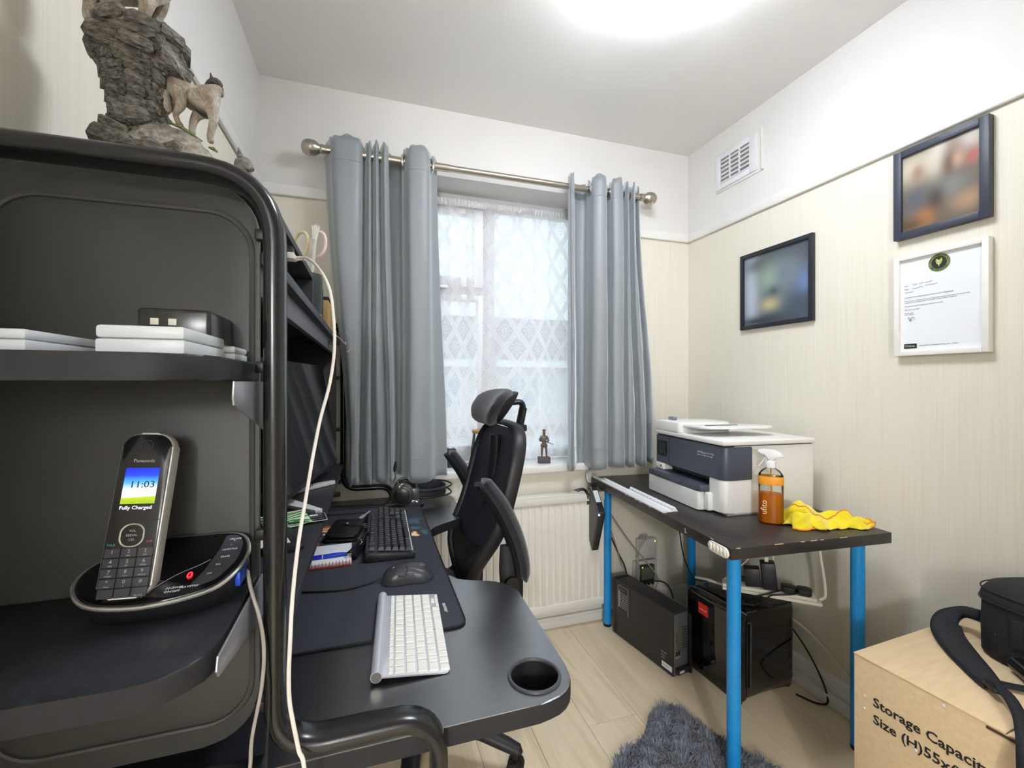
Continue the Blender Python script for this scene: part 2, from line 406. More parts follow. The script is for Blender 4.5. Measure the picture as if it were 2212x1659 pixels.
net.polygons.foreach_set('use_smooth', [True]*len(net.polygons)); net.materials.append(lace_mat())
nc = thing('net_curtain', 'white lace net curtain with diamond pattern across the window', 'net curtain', (.64, 2.18, .81))
o = D.objects.new('lace', net); net.transform(root_matrix(nc).inverted()); C.objects.link(o); o.parent = nc
MB().tube([(X0, 2.176, 2.113), (X1, 2.176, 2.113)], .0028, 8).build('curtain_wire', M_upvc, nc)
rows = []
for i in range(7):
    z = 2.100 + i*.006; rows.append([(X0+(X1-X0)*j/240, 2.172 + .0045*sin(j*2.1+.6*sin(i)) + .002*sin(j*.9), z) for j in range(241)])
MB().grid(rows).build('gathered_heading', mat('net heading', 'eeeef0', .8, var=.04, vs=200), nc)

# ---------------------------------------------------------------- outside
def outside():
    pale = mat('render outside', 'd9d4ca', .9, var=.06, vs=3); brick = mat('brick outside', 'a98f78', .9, var=.2, vs=8)
    roof = mat('roof tiles', '8a7d74', .85, var=.18, vs=14); gl = mat('dark glass outside', '9aa7b4', .2, var=.1, vs=2)
    h = thing('opposite_house', 'pale rendered house with tiled roof seen through the net curtain', 'house', (2, 14, -3.2))
    MB().box((-9, 14, -3.2), (16, 20, 1.95)).build('wall', pale, h, smooth=False)
    b = MB(); b.grid([[(-9.4, 13.5, 1.9), (16.4, 13.5, 1.9)], [(-9.4, 18.2, 4.05), (16.4, 18.2, 4.05)]]); b.grid([[(-9.4, 13.5, 1.8), (16.4, 13.5, 1.8)], [(-9.4, 18.2, 3.95), (16.4, 18.2, 3.95)]])
    b.build('roof', roof, h, smooth=False)
    MB().box((-9.4, 13.42, 1.72), (16.4, 13.5, 1.95)).build('fascia', M_upvc, h, smooth=False)
    for i, x in enumerate((-1.2, 1.3, 4.0, 6.9, 9.2)):
        f = MB().box((x, 13.93, .35), (x+1.5, 14.0, 1.45)).build('window', M_upvc, h, smooth=False)
        for k in range(2): MB().box((x+.08+k*.7, 13.9, .43), (x+.70+k*.7, 13.95, 1.37)).build('pane', gl, f, smooth=False)
        f = MB().box((x-.1, 13.93, -2.4), (x+1.6, 14.0, -1.1)).build('window', M_upvc, h, smooth=False)
        MB().box((x, 13.9, -2.3), (x+1.5, 13.95, -1.2)).build('pane', gl, f, smooth=False)
    MB().box((-9, 13.9, -.55), (16, 14.0, -.25)).build('brick_band', brick, h, smooth=False)
    g = MB().box((-15, 2.6, -3.4), (20, 13.9, -3.2)).build('ground_outside', mat('paving outside', 'b9b4aa', .9, var=.1, vs=2), smooth=False); struct(g)
    for k, (x, w) in enumerate(((.6, 1.4), (2.4, 1.6), (4.6, 1.5), (6.6, 1.7))):
        t = thing('garden_shrub', ['yellow-green garden shrub outside, at the left of the window view', 'yellow-green garden shrub outside, second from the left', 'yellow-green garden shrub outside, second from the right', 'yellow-green garden shrub outside, at the far right'][k], 'shrub', (x, 9, -3.2), group='shrubs outside the window')
        b = MB(); rnd = random.Random(k)
        for i in range(60):
            a = rnd.random()*6.28; e = rnd.random()*3.14; rr = w*.5*(.6+.4*rnd.random())
            b.ball((x+rr*cos(a)*sin(e), 9+rr*sin(a)*sin(e), -2.2+rr*1.2*cos(e)), .14+.1*rnd.random(), 6)
        b.build('foliage', mat('shrub leaves', 'b3a54a', .8, var=.3, vs=6), t)
        MB().cyl((x, 9, -3.2), (x, 9, -2.2), .06, .03, 8).build('trunk', brick, t)
outside()

# ---------------------------------------------------------------- ceiling lamp
lp = thing('ceiling_light', 'round white flush ceiling light switched on', 'ceiling light', (.80, 1.0, CEIL))
MB().lathe([(.0, CEIL-.001), (.165, CEIL-.001), (.168, CEIL-.03), (.0, CEIL-.03)], 48, Matrix.Translation((.80, 1.0, 0))).build('base_plate', M_upvc, lp)
M_opal = mat('lit opal plastic', 'ffffff', .4, emit='eef4ff', es=LAMP_STRENGTH)
MB().lathe([(.170, CEIL-.031), (.188, CEIL-.036), (.193, CEIL-.055), (.190, CEIL-.078), (.172, CEIL-.092), (.165, CEIL-.0925), (.08, CEIL-.104), (.0, CEIL-.106)], 64, Matrix.Translation((.80, 1.0, 0))).build('diffuser', M_opal, lp)

# ---------------------------------------------------------------- radiator
rd = thing('radiator', 'cream painted panel radiator with vertical flutes below the window', 'radiator', (.56, 1.95, .117))
M_rad = mat('radiator enamel', 'e6e3da', .35, var=.02, vs=12)
RX0, RX1 = -.02, 1.105; pts = []; n = int((RX1-RX0)/.0335); w = (RX1-RX0)/n
for k in range(n):
    a = RX0 + k*w
    pts += [(a, 0), (a+w*.16, 0), (a+w*.26, -.007), (a+w*.80, -.007), (a+w*.90, 0)]
pts.append((RX1, 0))
rows = []
for z, q in ((.135, 0), (.150, 0), (.172, 1), (.61, 1), (.632, 0), (.655, 0)):
    rows.append([(x, 1.942 + d*q, z) for x, d in pts])
MB().grid(rows).build('front_panel', M_rad, rd)
MB().box((RX0, 1.935, .112), (RX1, 1.985, .150), .006).build('bottom_rail', M_rad, rd)
MB().box((RX0, 1.931, .634), (RX1, 1.938, .668), .003).box((RX0, 1.931, .664), (RX1, 1.99, .676), .004).build('top_cover', M_rad, rd)
for x in (RX0, RX1-.004): MB().box((x, 1.94, .13), (x+.004, 1.992, .66)).build('side_cover', M_rad, rd)
MB().box((RX0, 1.985, .14), (RX1, 1.992, .65)).build('back_panel', M_rad, rd)
vt = thing('radiator_valve', 'small white radiator pipe tail at the right end of the radiator', 'valve', (1.125, 1.97, 0))
MB().tube(fillet([(1.10, 1.966, .14), (1.128, 1.966, .14), (1.128, 1.966, .0)], .012), .0075, 10).build('tail', M_gloss, vt)
MB().cyl((1.128, 1.966, .125), (1.128, 1.966, .175), .012).build('cap', M_gloss, vt)

# ---------------------------------------------------------------- curtain pole and curtains
M_nickel = mat('brushed nickel', 'b8b0a4', .3, metal=1, var=.04, vs=200, stretch=(.05, 1, 1))
RY, RZ = 1.935, 2.167
pole = thing('curtain_pole', 'brushed nickel curtain pole with ball finials above the window', 'curtain pole', (.56, RY, RZ))
MB().tube([(-.20, RY, RZ), (.33, RY, RZ)], .0165, 20).tube([(.33, RY, RZ), (1.335, RY, RZ)], .0145, 20).build('rod', M_nickel, pole)
for sx, x in ((-1, -.205), (1, 1.34)):
    M = basis((x, RY, RZ), (0, 1, 0), (0, 0, 1)) if sx > 0 else basis((x, RY, RZ), (0, -1, 0), (0, 0, 1))
    MB().lathe([(.0165, -.03), (.020, -.012), (.017, -.006), (.022, .002), (.030, .013), (.0315, .024), (.0325, .0285), (.0325, .0305), (.0315, .035), (.030, .046), (.022, .058), (.010, .064), (0, .0655)], 28, M).build('finial', M_nickel, pole)
for x in (-.165, 1.31):
    MB().cyl((x, RY, RZ), (x, YB-.001, RZ), .009).cyl((x, YB-.012, RZ), (x, YB-.001, RZ), .026).build('bracket', M_nickel, pole)

def cloth_mat(name, col, sheen=.6):
    m, n, L, p = new_mat(name); nt = m.node_tree
    tc = n.new('ShaderNodeTexCoord'); mp = n.new('ShaderNodeMapping'); mp.inputs['Scale'].default_value = (500, 500, 900); L(tc.outputs['Object'], mp.inputs[0])
    z = n.new('ShaderNodeTexNoise'); z.inputs['Scale'].default_value = 1; z.inputs['Detail'].default_value = 1; L(mp.outputs[0], z.inputs[0])
    c = lin(col); rp = n.new('ShaderNodeValToRGB'); rp.color_ramp.elements[0].color = tuple(x*.8 for x in c[:3])+(1,); rp.color_ramp.elements[1].color = tuple(x*1.2 for x in c[:3])+(1,)
    L(z.outputs[0], rp.inputs[0]); L(rp.outputs[0], p.inputs['Base Color'])
    p.inputs['Roughness'].default_value = .48; p.inputs['Specular IOR Level'].default_value = .5
    p.inputs['Sheen Weight'].default_value = sheen; p.inputs['Sheen Roughness'].default_value = .4; p.inputs['Sheen Tint'].default_value = (.8, .9, .92, 1)
    return m
M_curt = cloth_mat('grey satin curtain', '8b9093', .8); M_lining = mat('white curtain lining', 'dedee4', .8, var=.03, vs=40)
def curtain(label, ctl, ztop, zbot, eyelets, slant, lining):
    """ctl: (x top, x bottom, depth towards the room)"""
    xm = sum(c[0] for c in ctl)/len(ctl)
    t = thing('curtain', label, 'curtain', (xm, RY, zbot), group=None)
    top = catmull([(c[0], RY - c[2]*1.25, 0) for c in ctl], 5); bot = catmull([(c[1], RY - .0 - c[2]*1.40, 0) for c in ctl], 5)
    N = len(top); zs = [ztop - (ztop-zbot)*k/44 for k in range(45)]; rows = []; rnd = random.Random(len(label))
    ph = [rnd.random()*6 for _ in range(8)]
    for i, z in enumerate(zs):
        f = i/44.0; g = f*f*(3-2*f); row = []
        for j in range(N):
            s = j/(N-1.0)
            x = top[j].x*(1-g) + bot[j].x*g; y = top[j].y*(1-g) + bot[j].y*g
            y += (.004*sin(9*s+f*7+ph[0]) + .0035*sin(23*s-f*11+ph[1])*f + .002*sin(40*s+f*31+ph[2])*f)*min(1, f*4)
            x += .003*sin(6*f+s*12+ph[3])*f
            zz = z
            if i == 0: zz += .006*sin(s*61+ph[4]) + .004*sin(s*143)
            if f > .97: zz += slant*(s-.5) + .006*sin(s*47+ph[5])
            row.append((x, y, zz))
        rows.append(row)
    o = MB().grid(rows).build('drape', M_curt, t); md = o.modifiers.new('thick', 'SOLIDIFY'); md.thickness = .0025; md.offset = 0
    # stitched heading and hem lines: narrow raised seams that follow the folds
    for nm, k in (('heading_seam', 3), ('hem_seam', 41)):
        path = [Vector(p) + Vector((0, -.0016, 0)) for p in rows[k]]
        MB().tube(path, .0012, 6).build(nm, M_curt, t)
    if lining:
        j0, j1 = lining; lr = [[(p[0], p[1]+.004, p[2]+(.012 if i > 42 else 0)) for p in r[j0:j1]] for i, r in enumerate(rows)]
        l = MB().grid(lr).build('lining', M_lining, t); md = l.modifiers.new('thick', 'SOLIDIFY'); md.thickness = .001; md.offset = 0
    for x, ang in eyelets:
        M = place((x, RY, RZ-.004), 0, 90, ang)
        MB().torus((0, 0, 0), .0285, .0068, M, 28, 8).build('eyelet', mat('eyelet steel', 'd8d8d6', .2, metal=1, var=.02), t)
    return t
CL = [(-0.1819, -0.0957, -0.03), (-0.1634, -0.0904, 0), (-0.1431, -0.0815, 0.035), (-0.0939, -0.0689, 0.04), (-0.0426, -0.055, 0.03), (-0.0309, -0.0422, -0.03), (-0.0173, -0.03, 0.02), (-0.0045, -0.0045, 0.03), (0.001, 0.0029, -0.025), (0.0138, 0.0174, 0.03), (0.0249, 0.0433, 0.025), (0.0331, 0.0638, -0.025), (0.047, 0.073, 0.03), (0.066, 0.0847, 0.02), (0.076, 0.1037, -0.045), (0.1234, 0.1278, -0.05), (0.1338, 0.1397, 0), (0.1451, 0.1525, 0.03), (0.1669, 0.1625, 0.045), (0.225, 0.23, 0.045), (0.2484, 0.2706, 0), (0.2789, 0.3232, -0.03)]
curtain('grey eyelet curtain hanging at the left side of the window, behind the desk hutch', CL, 2.212, .80, [(-0.1581, 20), (0.1358, -25), (0.2464, 20)], 0, None)
CR = [(0.9209, 0.9198, -0.02), (0.9022, 0.9073, 0.03), (0.9192, 0.9219, 0.03), (0.9657, 0.9813, -0.04), (1.0245, 1.0202, -0.045), (1.024, 1.0138, 0), (1.028, 1.0177, 0.035), (1.0805, 1.0817, 0.045), (1.1366, 1.1445, -0.03), (1.135, 1.1376, 0), (1.1299, 1.1294, 0.035), (1.1763, 1.1804, 0.04), (1.2243, 1.2343, -0.02), (1.2089, 1.2166, 0.03), (1.2195, 1.2485, 0.03), (1.2597, 1.2973, -0.02), (1.2461, 1.2862, 0.03), (1.2602, 1.32, 0.025), (1.3014, 1.3683, -0.025), (1.304, 1.3817, 0), (1.3326, 1.4293, -0.03)]
curtain('grey eyelet curtain at the right side of the window, with pale lining showing', CR, 2.216, .80, [(1.0291, -25), (1.1376, -25)], 0, (0, 16))
# ================================================================= black computer desk with hutch (along the left wall)
M_lam = mat('black wood-grain laminate', '2d2e33', .42, var=.14, vs=6, stretch=(40, 3, 10), bump=.12, bs=900, spec=.5)
M_dtop = mat('glossy black desktop laminate', '1e1f23', .34, var=.14, vs=6, stretch=(40, 3, 10), bump=.10, bs=900, spec=1.0, coat=1.0)
M_dtop.node_tree.nodes['Principled BSDF'].inputs['Coat Roughness'].default_value = .24; M_dtop.node_tree.nodes['Principled BSDF'].inputs['Coat IOR'].default_value = 2.4
M_edge = mat('black edge band', '2a2a2c', .6, var=.1, vs=60, bump=.1, bs=700, spec=.3)
M_tube = mat('black gloss steel', '1a1a1b', .22, var=.1, vs=30, spec=.6)
M_panel = mat('black steel panel', '3c3c39', .5, var=.08, vs=8, bump=.05, bs=500)
M_brk = mat('satin black steel painted sheen', '9a9aa0', .35, metal=.6, var=.05, vs=40)  # satin black steel; its reflected light is put into the grey base colour
M_plast = mat('black plastic', '1b1c1f', .4, var=.1, vs=60, bump=.05, bs=800)
M_dark = mat('matt black', '121214', .6, var=.1, vs=50)
desk = thing('computer_desk', 'black computer desk with hutch and curved tube frame along the left wall', 'desk', (-.06, 1.3, 0))
DZ = .72
def arc(cx, cy, r, a0, a1, n=8): return [(cx+r*cos(radians(a0+(a1-a0)*k/n)), cy+r*sin(radians(a0+(a1-a0)*k/n))) for k in range(n+1)]
def fil2(P, R, n=7):
    N = len(P); out = []
    for i in range(N):
        a, b, c = (Vector((*P[i-1], 0)), Vector((*P[i], 0)), Vector((*P[(i+1) % N], 0))); r = R.get(i, 0)
        if not r: out.append(P[i]); continue
        u = a-b; v = c-b; d = min(r, u.length*.49, v.length*.49); p = b+u.normalized()*d; q = b+v.normalized()*d
        for k in range(n+1):
            t = k/n; w = (1-t)**2*p + 2*t*(1-t)*b + t*t*q; out.append((w.x, w.y))
    return out
outline = fil2([(-.43, .628), (.322, .628), (.334, 1.035), (.184, 1.10), (.184, 1.498), (.336, 1.603), (.334, 1.965), (-.43, 1.965)], {1: .075, 2: .06, 3: .05, 4: .05, 5: .05, 6: .09})
dt = MB().prism(outline, DZ-.03, DZ, bev=.003).build('desktop', [M_dtop, M_edge], desk)
ct = MB().cyl((.262, .692, .6), (.262, .692, .8), .0405, seg=40).build('cutter', M_lam, desk)
bo = dt.modifiers.new('hole', 'BOOLEAN'); bo.object = ct; bo.operation = 'DIFFERENCE'; bo.solver = 'EXACT'
dg = bpy.context.evaluated_depsgraph_get(); dg.update(); me_ = D.meshes.new_from_object(dt.evaluated_get(dg)); dt.modifiers.clear(); dt.data = me_; D.objects.remove(ct); me_.polygons.foreach_set('use_smooth', [False]*len(me_.polygons))
for p_ in me_.polygons: p_.material_index = 0 if p_.normal.z > .5 else 1
ch = thing('cup_holder', 'black round cup holder set into the near corner of the desk', 'cup holder', (.262, .692, DZ))
MB().lathe([(.0300, DZ-.050), (.036, DZ-.048), (.0395, DZ+.001), (.0405, DZ+.0035), (.0445, DZ+.0035), (.0455, DZ+.0005)], 40, Matrix.Translation((.262, .692, 0))).build('rim', mat('black rim plastic', '47474d', .35, var=.05), ch)
MB().lathe([(.0395, DZ+.0008), (.0352, DZ-.046), (.0, DZ-.046)], 40, Matrix.Translation((.262, .692, 0))).build('cup', mat('black cup inside', '0c0c0d', .7, var=.2, vs=80), ch)
def frame(y):
    P = fillet([(-.415, y, 1.468), (-.113, y, 1.468), (-.113, y, .764), (.088, y, .764), (.088, y, .012), (-.30, y, .012)], {1: .085, 2: .062, 3: .062, 4: .05}, 9)
    MB().tube(P, .0125, 18, ref=(0, 1, 0), r2=.021, power=.8).build('side_frame', M_tube, desk)
    MB().tube([(-.415, y, .0), (-.415, y, 1.468)], .0125, 14, ref=(0, 1, 0), r2=.018).build('rear_post', M_tube, desk)
    MB().box((-.40, y-.012, .735), (-.125, y+.012, .752), .003).build('frame_rail', M_tube, desk)
frame(.604); frame(1.988)
XZ = lambda y: Matrix(((1, 0, 0, 0), (0, 0, -1, y), (0, 1, 0, 0), (0, 0, 0, 1)))   # (x, z) outline, thickness along -y
def side_panel(y, s):
    o = MB().prism(rrect(.288, .715, .062, 8, -.2835, 1.1125), 0, .008, XZ(y+.004), bev=.002).build('side_panel', M_panel, desk)
    ring = [(x, y-.0042*s, z) for x, z in rrect(.262, .650, .05, 8, -.2785, 1.1075)]
    MB().tube(ring, .0036, 8, closed=True).build('pressed_rib', M_panel, o)
side_panel(.648, 1); side_panel(1.955, -1)
for y in (.640, 1.965):
    for z in (.80, 1.02, 1.235, 1.405):
        MB().box((-.142, y-.010, z-.007), (-.120, y+.004, z+.007), .002).build('frame_clip', M_plast, desk)
# outer end shelves facing the camera
for z in (1.2405, .965):
    pl = fil2([(-.43, .644), (-.43, .437), (-.1405, .437), (-.1405, .644)], {1: .05, 2: .062}, 10)
    sh = MB().prism(pl, z-.0235, z, bev=.0025).build('end_shelf', [M_lam, M_edge], desk)
    for p_ in sh.data.polygons: p_.material_index = 0 if p_.normal.z > .5 else 1
    pb = [(.644, z-.0240), (.500, z-.0240), (.497, z-.040), (.500, z-.048), (.630, z-.086), (.644, z-.090)] if z > 1.1 else [(.644, z+.001), (.470, z-.004), (.466, z-.016), (.472, z-.024), (.630, z-.052), (.644, z-.054)]
    xo = -.1320 if z > 1.1 else -.1372
    MB().prism(pb, 0, .0022, Matrix(((0, 0, 1, xo), (1, 0, 0, 0), (0, 1, 0, 0), (0, 0, 0, 1))), bev=.0005).build('shelf_bracket', M_brk, desk)
# boards of the hutch
MB().box((-.43, .655, .864), (-.111, 1.945, .88), .0015).build('monitor_shelf', M_lam, desk)
MB().box((-.43, .655, 1.372), (-.125, 1.945, 1.39), .0015).build('upper_shelf', M_lam, desk)
MB().box((-.152, .657, 1.330), (-.140, 1.943, 1.3715), .001).build('shelf_apron', mat('grey apron', '55565c', .45, var=.08, vs=20), desk)
MB().box((-.43, .655, 1.4605), (-.1325, 1.143, 1.4745), .0015).build('top_shelf', M_lam, desk)
MB().box((-.43, 1.131, 1.3905), (-.1325, 1.143, 1.4600), .001).build('divider', M_lam, desk)
MB().box((-.434, .655, .56), (-.430, 1.945, 1.385)).build('back_panel', M_dark, desk, smooth=False)
MB().tube([(-.40, .62, .60), (-.40, 1.97, .60)], .011, 10).build('cross_bar', M_tube, desk)

# ---------------------------------------------------------------- mouse mat
def matmat():
    m, n, L, p = new_mat('printed mouse mat'); nt = m.node_tree; x, y, z = coords(nt)
    tc = n.new('ShaderNodeTexCoord'); nz = n.new('ShaderNodeTexNoise'); nz.inputs['Scale'].default_value = 14; nz.inputs['Detail'].default_value = 5; L(tc.outputs['Object'], nz.inputs[0]); v = NX(nt, nz.outputs[0])
    n2 = n.new('ShaderNodeTexNoise'); n2.inputs['Scale'].default_value = 1200; L(tc.outputs['Object'], n2.inputs[0])
    zone = (1 - 0) if False else ((y - .17).abs() * -7 + 1).max(0)
    fire = ((v - .53) * 14).max(0).min(1) * (zone * 1.5).min(1); blue = ((v * -1 + .44) * 9).max(0).min(1) * zone
    c = mixc(nt, NX(nt, n2.outputs[0]), '24262e', '3c3f4a'); c = mixc(nt, (blue * .8).min(1), c, '5b93a8'); c = mixc(nt, fire.min(1), c, 'd86a24'); c = mixc(nt, ((fire - .45) * 3).max(0).min(1), c, 'ffdca8')
    L(c.s, p.inputs['Base Color']); p.inputs['Roughness'].default_value = .85; return m
pad = thing('mouse_mat', 'large dark blue-black mouse mat with stitched edge and printed flames on the desk', 'mouse mat', (-.03, 1.34, DZ+.0005))
pp = rrect(.43, .93, [.02, .03, .03, .025], 6, 0, 0)
MB().prism(pp, 0, .0035, bev=.001).build('cloth', matmat(), pad, local=True)
MB().tube([(x, y, .0028) for x, y in pp], .0022, 6, closed=True).build('stitched_edge', mat('black stitching', '1d1d1f', .9, var=.3, vs=900), pad, local=True)
M_white = mat('white print', 'e8e8e8', .6, var=.02)
text('auoner', .014, place((.184, -.405, .0036), rz=-90), M_white, pad, align='RIGHT', local=True)

# ---------------------------------------------------------------- keyboards
def key_mesh(w, d, h, taper, m, name='key'):
    b = MB(); x0, y0 = w/2, d/2; x1, y1 = x0-taper, y0-taper; e = min(.0012, h*.4)
    R = [[(-x0, -y0, 0), (x0, -y0, 0), (x0, y0, 0), (-x0, y0, 0)], [(-x1, -y1, h-e), (x1, -y1, h-e), (x1, y1, h-e), (-x1, y1, h-e)], [(-x1+e, -y1+e, h), (x1-e, -y1+e, h), (x1-e, y1-e, h), (-x1+e, y1-e, h)]]
    b.grid(R, closed_u=True, caps=True); o = b.build(name, m, smooth=False); me = o.data; D.objects.remove(o); return me
def add_keys(rows, pitch, gap, h, taper, m, parent, org, tiltx):
    cache = {}; T = Matrix.Rotation(tiltx, 4, 'X')
    for (y, dep, row) in rows:
        for (x, w) in row:
            k = (round(w, 3), round(dep, 3))
            if k not in cache: cache[k] = key_mesh(w*pitch-gap, dep*pitch-gap, h, taper, m)
            o = D.objects.new('key', cache[k]); C.objects.link(o); o.parent = parent
            p = T @ Vector(((x+w/2)*pitch, y*pitch, 0)); o.location = Vector(org)+p; o.rotation_euler = (tiltx, 0, 0)
def seq(x, ws):
    out = []
    for w in ws: out.append((x, w)); x += w
    return out
M_alu = mat('anodised aluminium', 'cfd2d8', .38, metal=.35, var=.03, vs=300); M_wkey = mat('white keycap', 'f1efe6', .45, var=.02, vs=60)
wk = thing('white_keyboard', 'slim white and aluminium wireless keyboard near the front of the desk', 'keyboard', (.070, .886, DZ+.0035), 86.6)
tl = radians(5.0)
Mk = Matrix.Translation((0, 0, .0045)) @ Matrix.Rotation(tl, 4, 'X')
MB(Mk).prism(rrect(.2825, .128, .008, 5, 0, -.002), -.0018, .0012, bev=.0008).build('plate', M_alu, wk, local=True)
MB().tube([(-.1412, .0545, .0098), (.1412, .0545, .0098)], .0095, 24).build('battery_tube', M_alu, wk, local=True)
for sx in (-1, 1):
    MB().tube([(sx*.1413, .0545, .0098), (sx*.1420, .0545, .0098)], .0082, 24).build('end_cap', mat('brushed cap', '8f8d88', .3, metal=1, var=.1, vs=400), wk, local=True)
rows = [(4.62, .55, [(k*14.5/14, 14.5/14) for k in range(14)]), (3.85, 1, seq(0, [1]*13+[1.5])), (2.85, 1, seq(0, [1.5]+[1]*12+[1])), (1.85, 1, seq(0, [1.75]+[1]*12+[.75])),
        (.85, 1, seq(0, [1.25]+[1]*11+[2.25])), (-.15, 1, seq(0, [1, 1, 1, 1.25, 5, 1.25, 1])), (-.38, .54, seq(11.5, [1, 1, 1])), (.08, .54, [(12.5, 1)])]
add_keys(rows, .0190, .0026, .0024, .0004, M_wkey, wk, (-.1378, -.0555, .0057-.0048), tl)
M_bkey = mat('black keycap', '2c2e33', .4, var=.1, vs=50, bump=.05, bs=900)
bk = thing('mechanical_keyboard', 'black full-size mechanical keyboard in the middle of the desk', 'keyboard', (.053, 1.470, DZ+.0045), 89)
tl2 = radians(6.0); Mk = Matrix.Translation((0, 0, .012)) @ Matrix.Rotation(tl2, 4, 'X')
MB(Mk).prism(rrect(.440, .136, .006, 4), -.016, .0085, bev=.002).build('case', M_plast, bk, local=True)
MB(Mk).prism(rrect(.434, .130, .004, 4), .0083, .0095).build('top_plate', mat('grey-blue metal plate', '4b4f58', .35, metal=.5, var=.05), bk, local=True)
for sx in (-.19, .19): MB().cbox((sx, .058, .004), (.02, .008, .012), .001).build('foot', M_plast, bk, local=True)
R5 = []
main = [(5.1, seq(0, [1])+seq(2, [1]*4)+seq(6.5, [1]*4)+seq(11, [1]*4)), (3.8, seq(0, [1]*13+[2])), (2.8, seq(0, [1.5]+[1]*12+[1.5])), (1.8, seq(0, [1.75]+[1]*11+[2.25])), (.8, seq(0, [2.25]+[1]*10+[2.75])), (-.2, seq(0, [1.25]*3+[6.25]+[1.25]*4))]
for y, r in main: R5.append((y, 1, r))
for y, r in ((5.1, seq(15.25, [1]*3)), (3.8, seq(15.25, [1]*3)), (2.8, seq(15.25, [1]*3)), (.8, [(16.25, 1)]), (-.2, seq(15.25, [1]*3)), (3.8, seq(18.5, [1]*4)), (2.8, seq(18.5, [1]*4)), (1.8, seq(18.5, [1]*3)), (.8, seq(18.5, [1]*3)), (-.2, seq(18.5, [2, 1]))): R5.append((y, 1, r))
add_keys(R5, .0189, .0022, .0095, .0022, M_bkey, bk, (-.2125, -.047, .012+.0100-.0018), tl2)
MB(Mk).box((-.198, -.062, .0096), (.206, -.0595, .0102)).build('status_strip', M_white, bk, local=True, smooth=False)

# ---------------------------------------------------------------- mice
def mouse(name, label, loc, rz, size, m, wheel=True):
    t = thing(name, label, 'computer mouse', loc, rz)
    L_, W_, H_ = size; rows = []
    for i in range(15):
        u = i/14.0; x = L_*(.5-u)                          # nose at +x
        hw = W_/2*(.80+.20*abs(cos(pi*(u-.02)))**1.0)*min(1, (.55+2.6*u) if u < .17 else 1)*math.sqrt(max(0, 1-max(0, (u-.72)/.285)**2))
        hh = H_*(.42+.58*sin(pi*min(1, .10+u*.86))**1.1)*math.sqrt(max(0.0, 1-max(0, (u-.80)/.205)**2))
        if u < .001: hh = H_*.36
        row = []
        for k in range(17):
            a = pi*k/16; ca, sa = cos(a), sin(a)
            row.append((x, hw*math.copysign(abs(ca)**.62, ca), max(.001, hh*abs(sa)**.62)))
        rows.append(row)
    b = MB(); b.grid(rows); b._add([rows[0][k] for k in range(17)], [list(range(17))]); b.build('shell', m, t, local=True, angle=60)
    if wheel:
        MB().cyl((L_*.27, -.003, H_*.66), (L_*.27, .003, H_*.66), .0085).build('scroll_wheel', mat('clear wheel', '9a9ea3', .2, var=.1), t, local=True)
        MB().tube(catmull([(L_*.06, -W_*.40, H_*.62), (L_*.02, -W_*.30, H_*.92), (L_*.09, 0, H_*.965), (L_*.02, W_*.30, H_*.92), (L_*.06, W_*.40, H_*.62)], 6), .0009, 6).build('button_seam', M_dark, t, local=True)
        for q, (x0, x1) in enumerate(((.30, .06), (.05, -.10))):
            MB().tube(catmull([(L_*x0*.6, W_*.47, H_*.60), (L_*(x0+x1)/2, W_*.485, H_*.64), (L_*x1, W_*.48, H_*.63)], 4), .0026, 8).build('side_button', mat('gloss grey button', '4a4a4c', .2, var=.05), t, local=True)
        MB().torus((0, 0, 0), .0065, .0005, Matrix.Translation((-L_*.27, 0, H_*.905)) @ Matrix.Rotation(radians(-17), 4, 'Y'), 24, 6).build('logo_ring', mat('grey logo', '8d8f92', .5, var=.02), t, local=True)
        for k in range(7):
            a = radians(-54+18*k); MB().cbox((0, 0, 0), (.0012, .0035, .0045), M=Matrix.Translation((-L_*.462*cos(a), L_*.225*math.sin(a), H_*.20)) @ Matrix.Rotation(-a*.5, 4, 'Z')).build('tail_light', mat('pale light window', 'a9adb0', .4, var=.02), t, local=True)
    return t
M_mouse = mat('soft black mouse shell', '393b3e', .38, var=.06, vs=40)
mo = mouse('gaming_mouse', 'dark grey gaming mouse with side buttons on the mat between the two keyboards', (.088, 1.118, DZ+.0045), 176, (.124, .066, .039), M_mouse)
MB().tube(catmull([(.025, 1.124, DZ+.014), (-.01, 1.118, DZ+.007), (-.06, 1.104, DZ+.007), (-.13, 1.115, DZ+.007), (-.20, 1.14, DZ+.007), (-.30, 1.2, DZ+.007)], 6), .0022, 8).build('cable', M_dark, mo)
m2 = mouse('office_mouse', 'glossy black and silver mouse behind the far end of the black keyboard', (.155, 1.812, DZ+.0045), 176, (.10, .060, .034), mat('gloss mouse shell', '3a3a40', .18, coat=.6, var=.05), False)
MB().tube(catmull([(.10, 1.83, DZ+.010), (.05, 1.82, DZ+.012), (.02, 1.76, DZ+.006), (-.06, 1.74, DZ+.006), (-.18, 1.75, DZ+.006)], 6), .0018, 8).build('cable', M_dark, m2)
MB().cbox((.108, 1.822, DZ+.022), (.020, .02, .004), .001, M=None).build('button_trim', mat('chrome trim', 'c8c8cc', .15, metal=1, var=.02), m2)
